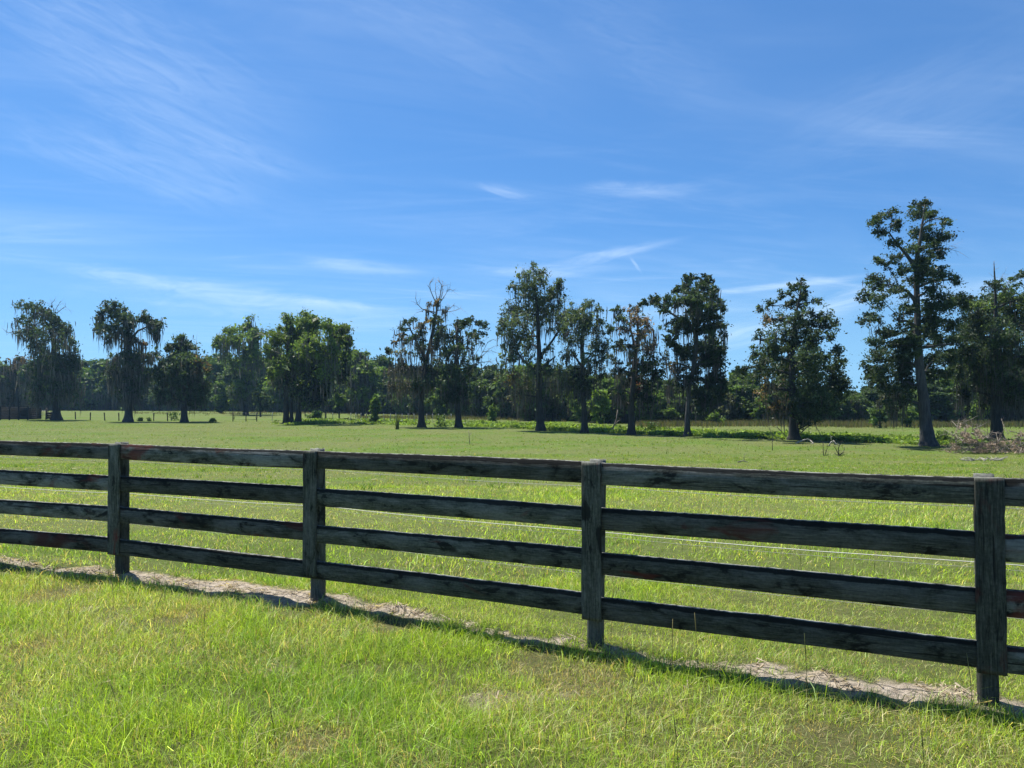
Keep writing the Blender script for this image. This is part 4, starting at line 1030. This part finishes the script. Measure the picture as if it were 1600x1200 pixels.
# deeper mass of the same woods and its understorey: nobody could count it
mb = MB(); r = np.random.default_rng(78)
for x in np.arange(-900, 2400, 7.0):
    by = np.interp(x, base_x, base_y); ty = np.interp(x, top_x, top_y) + 12
    p = onground(x, by); d = p[1]; m_ = d / F
    for (dd, t0, t1, n) in ((14 + r.random() * 6, ty, by, 300), (2 + 3 * r.random(), by - r.uniform(10, 26), by, 120)):
        z0 = float(zground(p[0], d + dd)); z1 = at(x, t0, d + dd)[2]
        n_ = n
        P = np.stack([at(x, 600, d + dd)[0] + r.normal(0, 5 * m_, n_), d + dd + r.normal(0, 1.2, n_), z0 + (z1 - z0) * r.random(n_) ** 1.0 * (0.75 + 0.25 * r.random())], -1)
        pal = FARC[int(r.integers(0, 4))]; q = r.random((n_, 1))
        leaves(mb, P, 0.42 if n == 300 else 0.2, (np.array(pal[0]) * (1 - q) + np.array(pal[1]) * q) * np.exp(r.normal(0, .2)), r, 0.6)
o = mb.build('far_woods', M_leaf)
tag(o, 'dark undergrowth and deeper mass of the woods at the far edge', 'woods', kind='stuff')

# ------------------------------------------------------------------ weeds, tall grass
mb = MB(); r = np.random.default_rng(91)
wx = [430, 500, 560, 640, 720, 800, 845, 914, 987, 1074, 1160, 1240, 1320, 1400, 1450, 1500, 1640, 1800]
wy = [664, 663, 662, 664, 666, 669, 672, 675, 678, 682, 685, 687, 690, 693, 695, 696, 700, 705]
wa = [.2, .55, .4, .35, .5, .55, .7, .75, .7, .7, .7, .6, .65, .5, .45, .4, .4, .4]
for x in np.arange(430, 1780, 1.6):
    a_ = np.interp(x, wx, wa)
    if vnoise(x, 0, 22) < 0.28 and r.random() < 0.8: continue
    for row in range(3):
        p = onground(x + r.normal(0, 2), np.interp(x, wx, wy) - row * 2.3 - r.random() * 2)
        h = 0.8 * a_ * (0.35 + 0.55 * float(vnoise(x, row * 9, 11))) * (1.0 if row < 2 else 1.2) * (0.72 if p[1] < 80 else 1)
        n_ = 34
        P = p + np.stack([r.normal(0, .26, n_), r.normal(0, .3, n_), h * r.random(n_) ** 0.8], -1)
        q = r.random((n_, 1)); k = r.random()
        c = np.array((0.13, 0.21, 0.035)) * (1 - q) + np.array((0.26, 0.37, 0.07)) * q
        if k < 0.22: c = c * 0.45
        leaves(mb, P, 0.10, c * np.exp(r.normal(0, .15)), r, 0.5)
o = mb.build('weeds', M_leaf)
tag(o, 'knee-high bright green weeds along the row of trees', 'weeds', kind='stuff')
mb = MB()
for x0_, x1_, yb, n_, hh in ((1000, 1700, 665, 16000, 0.75), (560, 1000, 657, 6000, 0.6), (200, 560, 646, 2500, 0.5)):
    for _ in range(1):
        xx = r.uniform(x0_, x1_, n_); yy = yb + r.normal(0, 1.2, n_) - (np.clip((1000 - xx) / 300, 0, 1) * 3 if x0_ == 560 else 0)
        P = np.array([onground(a_, b_) for a_, b_ in zip(xx[:n_ // 8], yy[:n_ // 8])])
        P = np.repeat(P, 8, 0) + np.stack([r.normal(0, .35, len(P) * 8), r.normal(0, .5, len(P) * 8), np.zeros(len(P) * 8)], -1)
        n2 = len(P); h = hh * (0.5 + 0.7 * vnoise(P[:, 0], P[:, 1], 3.0)) * r.uniform(.6, 1.1, n2); wd = 0.035
        yaw = r.random(n2) * 3.14; sv = np.stack([np.cos(yaw) * wd, np.sin(yaw) * wd, np.zeros(n2)], -1)
        tip = P + np.stack([r.normal(0, .12, n2), r.normal(0, .12, n2), h], -1)
        q = r.random((n2, 1)); c = np.where(q < .6, np.array((0.15, 0.130, 0.09)), np.array((0.095, 0.125, 0.045))) * r.uniform(.7, 1.2, (n2, 1))
        mb.add(np.stack([P - sv, P + sv, tip], 1).reshape(-1, 3), None, np.arange(n2 * 3).reshape(-1, 3), np.repeat(c, 3, 0))
o = mb.build('tall_grass', M_grass)
tag(o, 'tall brownish grass standing in front of the woods', 'tall grass', kind='stuff')

# ------------------------------------------------------------------ small things in the field
def sticks(mb, paths, m, c=None, r=rng, twigs=5, tl=8):
    for path, w_ in paths:
        path = np.array(path, float); tube(mb, path, np.linspace(w_ * m, w_ * m * 0.35, len(path)) * 0.5, 5)
        for _ in range(twigs):
            k = r.integers(1, len(path)); u = r.random(); p = path[k - 1] * (1 - u) + path[k] * u
            v = unit(r, 1)[0]; v[2] = abs(v[2]) * 0.8 + 0.1; L = m * tl * r.uniform(.4, 1)
            tube(mb, [p, p + v * L * 0.6, p + v * L * .6 + (v + unit(r, 1)[0] * .7) * L * .4], [w_ * m * .18, w_ * m * .12, w_ * m * .06], 3)
def pile(name, label, cat, base, paths, seed, mat=M_dead, twigs=5, tl=8, depth=0.25):
    r = np.random.default_rng(seed); b = onground(*base); d = b[1]; m = d / F
    mb = MB(); P = []
    for pth, w_ in paths:
        d0, d1 = r.normal(0, depth), r.normal(0, depth)
        pp = [at(x, y, d + d0 + (d1 - d0) * k / max(1, len(pth) - 1)) - b for k, (x, y) in enumerate(pth)]
        for q in pp: q[2] = max(q[2], 0.02)
        P.append((pp, w_))
    sticks(mb, P, m, r=r, twigs=twigs, tl=tl)
    o = mb.build(name, mat, None, True, b.tolist()); tag(o, label, cat); return o
pile('fallen_branch', 'bleached white arched branch lying in the grass', 'branch', (1275, 694), [([(1243, 696), (1254, 688), (1262, 686), (1270, 690), (1272, 696)], 2.6), ([(1266, 688), (1271, 693), (1266, 697)], 1.6)], 1, M_bleach, twigs=1, tl=4)
pile('fallen_branch', 'forked bleached branch propped up above a small dead bush', 'branch', (1306, 698), [([(1295, 697), (1299, 690), (1304, 693), (1312, 697)], 2.4), ([(1305, 695), (1299, 687), (1298, 681)], 2.2), ([(1302, 688), (1306, 693), (1314, 695)], 1.8)], 2, M_bleach, twigs=2, tl=4)
pile('dead_bush', 'leafless dark little bush below the forked bleached branch', 'bush', (1311, 712), [([(1311, 712), (1310, 700), (1314, 690)], 1.6), ([(1311, 712), (1306, 702), (1302, 695)], 1.3), ([(1311, 712), (1318, 706), (1320, 698)], 1.3), ([(1311, 712), (1304, 709)], 1.3), ([(1311, 712), (1320, 711)], 1.3)], 3, M_bark, 8, 8)
pile('dead_bush', 'sparse dark twiggy bush left of the forked bleached branch', 'bush', (1288, 712), [([(1287, 712), (1286, 700), (1287, 690)], 1.4), ([(1289, 712), (1292, 702), (1293, 694)], 1.2), ([(1287, 712), (1294, 711)], 1)], 4, M_bark, 6, 6)
pile('dead_sapling', 'bare little sapling standing alone near the conical cedar', 'sapling', (1207, 704), [([(1207, 704), (1207, 695), (1206, 686)], 1.3), ([(1207, 690), (1210, 686)], 1)], 5, M_bark, 4, 4)
pile('dead_sapling', 'thin pale dead sapling in the open field below the dark-bodied tree', 'sapling', (734, 693), [([(734, 693), (733, 683), (732, 673)], 1.3), ([(733, 682), (736, 677)], 1)], 6, M_dead, 4, 5)
pile('dead_snag', 'leaning dead broken stem between the slender tree and the pinkish mossy one', 'dead tree', (955, 676), [([(953, 676), (958, 668), (963, 655), (965, 640)], 3.2), ([(960, 664), (966, 658), (970, 656)], 2)], 7, M_dead, 3, 7)
pile('fallen_branch', 'pale stump-like scrap of wood with a twig in the mid field', 'branch', (1162, 722), [([(1153, 722), (1160, 720), (1169, 722)], 2.4), ([(1162, 720), (1163, 712), (1166, 708)], 1.0)], 8, M_dead, 3, 5)
# row of bleached sticks on the grass
r = np.random.default_rng(9)
pp = []
for k in range(34):
    x = r.uniform(1498, 1568); x = x if (x < 1524 or x > 1532) else x + 20
    y = 719 + r.normal(0, 1.2); L = r.uniform(5, 13); s_ = r.choice([-1, 1])
    pp.append(([(x, y), (x + L * .5 * s_, y - r.uniform(0, 3.5)), (x + L * s_, y - r.uniform(-1, 5))], r.uniform(1, 2)))
pile('stick_pile', 'low scattered heap of bleached sticks in front of the brush pile', 'sticks', (1532, 720), pp, 9, M_bleach, 2, 4)
# brush pile
r = np.random.default_rng(10); pp = []
for k in range(150):
    x = r.uniform(1490, 1650) if k > 40 else r.uniform(1488, 1530)
    hm = np.interp(x, [1485, 1500, 1525, 1545, 1570, 1600, 1660], [15, 50, 45, 28, 30, 40, 30])
    y = 706 - r.random() ** 1.5 * hm
    L = r.uniform(9, 26); an = r.normal(0.2, 0.9); s_ = r.choice([-1, 1])
    pp.append(([(x, y), (x + L * .5 * math.cos(an) * s_, y - L * .4 * math.sin(an) - 1), (x + L * math.cos(an) * s_, y - L * .9 * math.sin(an) + r.normal(0, 3))], r.uniform(0.6, 1.8)))
pp = [([(min(a, 1680), min(bb, 708)) for a, bb in p], w_) for p, w_ in pp]
pp += [([(1518, 677), (1535, 682), (1552, 685), (1566, 694)], 3.2), ([(1520, 702), (1540, 696), (1560, 692)], 2.6), ([(1586, 700), (1593, 706), (1602, 709)], 3.4), ([(1556, 690), (1564, 680), (1570, 668)], 2.2), ([(1560, 690), (1556, 676)], 1.8)]
root_p = pile('brush_pile', 'big tangled heap of dead grey brown branches at the foot of the spired evergreen', 'brush pile', (1560, 707), pp, 10, M_dead, 7, 9, depth=0.9)
mb = MB(); b = onground(1560, 707); m_ = b[1] / F
n_ = 9000; xx = np.where(r.random(n_) < .45, r.normal(1512, 13, n_), r.uniform(1500, 1660, n_))
hm = np.interp(xx, [1485, 1500, 1525, 1545, 1570, 1600, 1660], [12, 46, 40, 18, 18, 34, 26]); yy = 707 - r.random(n_) ** 1.3 * hm
keep = vnoise(xx, yy * 1.3, 7) > 0.42; xx, yy = xx[keep], yy[keep]
P = np.array([at(a_, c_, b[1] + r.normal(0, .8)) for a_, c_ in zip(xx, yy)]) - b; q = r.random((len(P), 1))
leaves(mb, P, m_ * 1.5, np.array((0.19, 0.145, 0.105)) * (1 - q) + np.array((0.40, 0.32, 0.24)) * q, r, 0.35)
o = mb.build('dead_leaves', M_moss, root_p); o['kind'] = 'stuff'

# spiky clump
def spiky(name, label, base, h, n, seed, spread=0.5, col=(0.10, 0.13, 0.05)):
    r = np.random.default_rng(seed); b = onground(*base); mb = MB(); m = b[1] / F
    for k in range(n):
        th = r.random() * 6.283; ln = abs(r.normal(0, spread)); L = h * r.uniform(.5, 1)
        v = np.array([math.cos(th) * ln, math.sin(th) * ln, 1.0]); v /= np.linalg.norm(v)
        sd_ = np.array([-math.sin(th), math.cos(th), 0]) * m * 0.5; p0 = np.array([r.normal(0, .08), r.normal(0, .08), 0])
        mb.add([p0 - sd_, p0 + sd_, p0 + v * L * .6 + sd_ * .8, p0 + v * L * .6 - sd_ * .8, p0 + v * L - np.array([0, 0, ln * .1])], [(0, 1, 2, 3)], [(3, 2, 4)], np.array(col) * r.uniform(.6, 1.4))
    o = mb.build(name, M_leaf, None, loc=b.tolist()); tag(o, label, 'plant'); return o
spiky('spiky_plant', 'clump of tall spiky grass left of the antler-topped tree', (621, 671), 1.6, 60, 1, 0.28)
G_W = 'small weed clumps dotted along the foot of the tree row'
for k, (x, y, h, l) in enumerate([(272, 657, 1.1, 'light green upright weed left of the cone-shaped tree'), (219, 658, 0.5, 'small dark weed right of the umbrella-topped tree'), (332, 661, 0.55, 'dark rounded weed before the tubular gate'), (233, 658, 0.4, 'tiny dark weed between the umbrella-topped and the cone-shaped trees'), (688, 667, 1.3, 'tall thin weed between the antler-topped and the dark-bodied trees'), (1018, 677, 1.0, 'dark green leafy weed beside the pinkish mossy tree'), (1475, 693, 0.8, 'leafy weed at the foot of the leaning cedar')]):
    r = np.random.default_rng(200 + k); b = onground(x, y); mb = MB(); n_ = 220
    P = np.stack([r.normal(0, h * .28, n_), r.normal(0, h * .28, n_), h * r.random(n_)], -1); q = r.random((n_, 1))
    leaves(mb, P, 0.11, np.array((0.05, 0.09, 0.025)) * (1 - q) + np.array((0.11, 0.17, 0.04)) * q, r)
    o = mb.build('weed_plant', M_leaf, None, loc=b.tolist()); tag(o, l, 'weed', G_W)

# dark timber cattle pen
M_pen, t = newmat('dark_pen_boards'); tcn = N(t, 'ShaderNodeTexCoord')
rp = ramp(t, [(0.3, (0.006, 0.007, 0.009)), (0.7, (0.020, 0.021, 0.024))]); t.links.new(noise(t, mapping(t, tcn.outputs['Object'], (1, 8, 8)), 2.0), rp.inputs[0]); finish(t, rp.outputs[0], 0.8)
b = onground(20, 656); m_ = b[1] / F
pen = empty('cattle_pen', b.tolist()); tag(pen, 'dark board-sided cattle pen under the brown mossy oak', 'pen')
W0 = (-48 * m_, 24 * m_); D_ = 3.2; Hh = 1.75
for (nm, args) in (('side_wall', [(W0[0], W0[1], 0), (W0[0], W0[1], D_)]),):
    for (x0, x1, yy) in args:
        mb = MB()
        for k in range(6): box(mb, x0, x1, yy, yy + 0.04, 0.10 + k * 0.29, 0.10 + k * 0.29 + 0.25)
        box(mb, x0, x1, yy + 0.045, yy + 0.06, 0.1, Hh)
        mb.build(nm, M_pen, pen)
for xx in (W0[0], W0[1]):
    mb = MB()
    for k in range(6): box(mb, xx - 0.02, xx + 0.02, 0.07, D_ - 0.01, 0.10 + k * 0.29, 0.10 + k * 0.29 + 0.25)
    mb.build('end_wall', M_pen, pen)
for xx in np.linspace(W0[0], W0[1], 6):
    mb = MB(); box(mb, xx - 0.07, xx + 0.07, -0.14, -0.003, -0.2, Hh + 0.25); mb.build('post', M_pen, pen)
mb = MB(); box(mb, W0[0] - .1, W0[1] + .1, -0.2, 0.08, Hh + 0.253, Hh + 0.31); mb.build('top_rail', M_pen, pen)
# gate panel and posts right of the pen
M_steel, t = newmat('dull_gate_steel'); finish(t, (0.30, 0.31, 0.30), 0.5, spec=0.5)
b2 = onground(58, 655); pg = empty('pen_gate', b2.tolist()); tag(pg, 'open rail gate with upright bars right of the dark pen', 'gate')
m2 = b2[1] / F
for k, px in enumerate((-12.5, -8.5, 14.5)):
    mb = MB(); box(mb, px * m2 - .1, px * m2 + .1, -0.1, 0.1, -0.2, 1.75); mb.build('post', M_pen, pg)
mb = MB()
for px in np.linspace(-6, 13, 9): tube(mb, [(px * m2, 0, 0.15), (px * m2, 0, 1.35)], 0.025, 6)
mb.build('bars', M_steel, pg)['label'] = 'upright steel bars'
mb = MB()
for zz_ in (0.15, 0.75, 1.35): tube(mb, [(-7 * m2, 0.06, zz_), (14 * m2, 0.06, zz_)], 0.03, 6)
mb.build('rail', M_steel, pg)
b3 = onground(79, 655.5); m3 = b3[1] / F
tr_ = empty('feed_trough', b3.tolist()); tag(tr_, 'dark open-topped feed box half hidden behind the big mossy trunk beside the pen', 'trough')
for (x0, x1, y0, y1, nm) in ((-7, 7, 0, .06, 'side_panel'), (-7, 7, 1.2, 1.26, 'side_panel'), (-7, -6.4, .062, 1.198, 'end_panel'), (6.4, 7, .062, 1.198, 'end_panel')):
    mb = MB()
    for k in range(3): box(mb, x0 * m3, x1 * m3, y0, y1, 0.12 + k * .34, 0.12 + k * .34 + .31)
    mb.build(nm, M_pen, tr_)
for (x0, y0) in ((-7.6, -.1), (6.6, -.1), (-7.6, 1.26), (6.6, 1.26)):
    mb = MB(); box(mb, x0 * m3, (x0 + 1) * m3, y0, y0 + .095, -.1, 1.25); mb.build('corner_post', M_pen, tr_)
# tubular pasture gate with zig-zag bracing
bg_ = onground(383, 659); mg_ = bg_[1] / F
gt = empty('pasture_gate', bg_.tolist()); tag(gt, 'dark tubular pasture gate with zigzag bracing, left of the three-trunked oak', 'gate')
x0, x1 = -17.5 * mg_, 17.5 * mg_
mb = MB()
tube(mb, [(x0, 0, 0.25), (x0, 0, 1.1), (x1, 0, 1.1), (x1, 0, 0.25), (x0, 0, 0.25)], 0.035, 6); mb.build('frame', M_pen, gt)
mb = MB(); zs = np.linspace(x0, x1, 13)
tube(mb, [(zx, 0, 1.05 if k % 2 else 0.3) for k, zx in enumerate(zs)], 0.028, 5); mb.build('brace', M_pen, gt)
for zx in (x0 - .1, 0.15, x1 + .1):
    mb = MB(); tube(mb, [(zx, -0.1, -.2), (zx, -0.1, 1.25)], 0.06, 7); mb.build('post', M_pen, gt)
# small wire-fence posts
def fpost(h, rad, r):
    mb = MB(); n = 5; lean = r.normal(0, .03, 2)
    tube(mb, [(lean[0] * u * h, lean[1] * u * h, -0.2 + (h + .2) * u) for u in np.linspace(0, 1, n)], rad * (1 + r.normal(0, .08, n)), 8)
    return mb.mesh('fence_post', True)
r = np.random.default_rng(55)
fm_ = [fpost(1.15, 0.075, r) for _ in range(3)]
tp = [fpost(1.2, 0.035, r) for _ in range(3)]
for me in fm_: me.materials.append(M_pen)
for me in tp: me.materials.append(M_steel)
for (x, y) in [(118, 655), (141, 656), (164, 656.5), (186, 657), (240, 657.5), (262, 658)]:
    o = link('fence_post', fm_[int(r.integers(0, 3))], loc=onground(x, y).tolist(), rz=r.random() * 6)
    tag(o, 'short dark wooden post of the wire fence among the mossy trees', 'fence post', 'dark wooden posts of the wire fence on the pen side')
for x in list(np.arange(548, 580, 8)) + list(np.arange(600, 716, 9.5)) + [425, 448, 520]:
    o = link('fence_post', tp[int(r.integers(0, 3))], loc=onground(x, 659 + (x - 548) * 0.008).tolist(), rz=r.random() * 6)
    tag(o, 'thin steel post of the far wire fence crossing the weeds', 'fence post', 'thin steel posts of the far wire fence')
# ------------------------------------------------------------------ air
xs0, xs1, ys0, ys1 = float(xs[0]) - 10, float(xs[-1]) + 10, float(ys[0]) - 10, float(ys[-1]) + 10
mb = MB(); box(mb, xs0, xs1, ys0, ys1, -4.0, 24.0)
M_haze, t = newmat('haze_air')
o_ = N(t, 'ShaderNodeOutputMaterial'); pv = N(t, 'ShaderNodeVolumePrincipled')
pv.inputs['Color'].default_value = (0.36, 0.66, 1.0, 1)
pv.inputs['Density'].default_value = 0.00018
pv.inputs['Anisotropy'].default_value = 0.2
t.links.new(pv.outputs[0], o_.inputs['Volume'])
hz = mb.build('haze', M_haze); tag(hz, kind='stuff')
o = None
print('objects', len(bpy.data.objects))
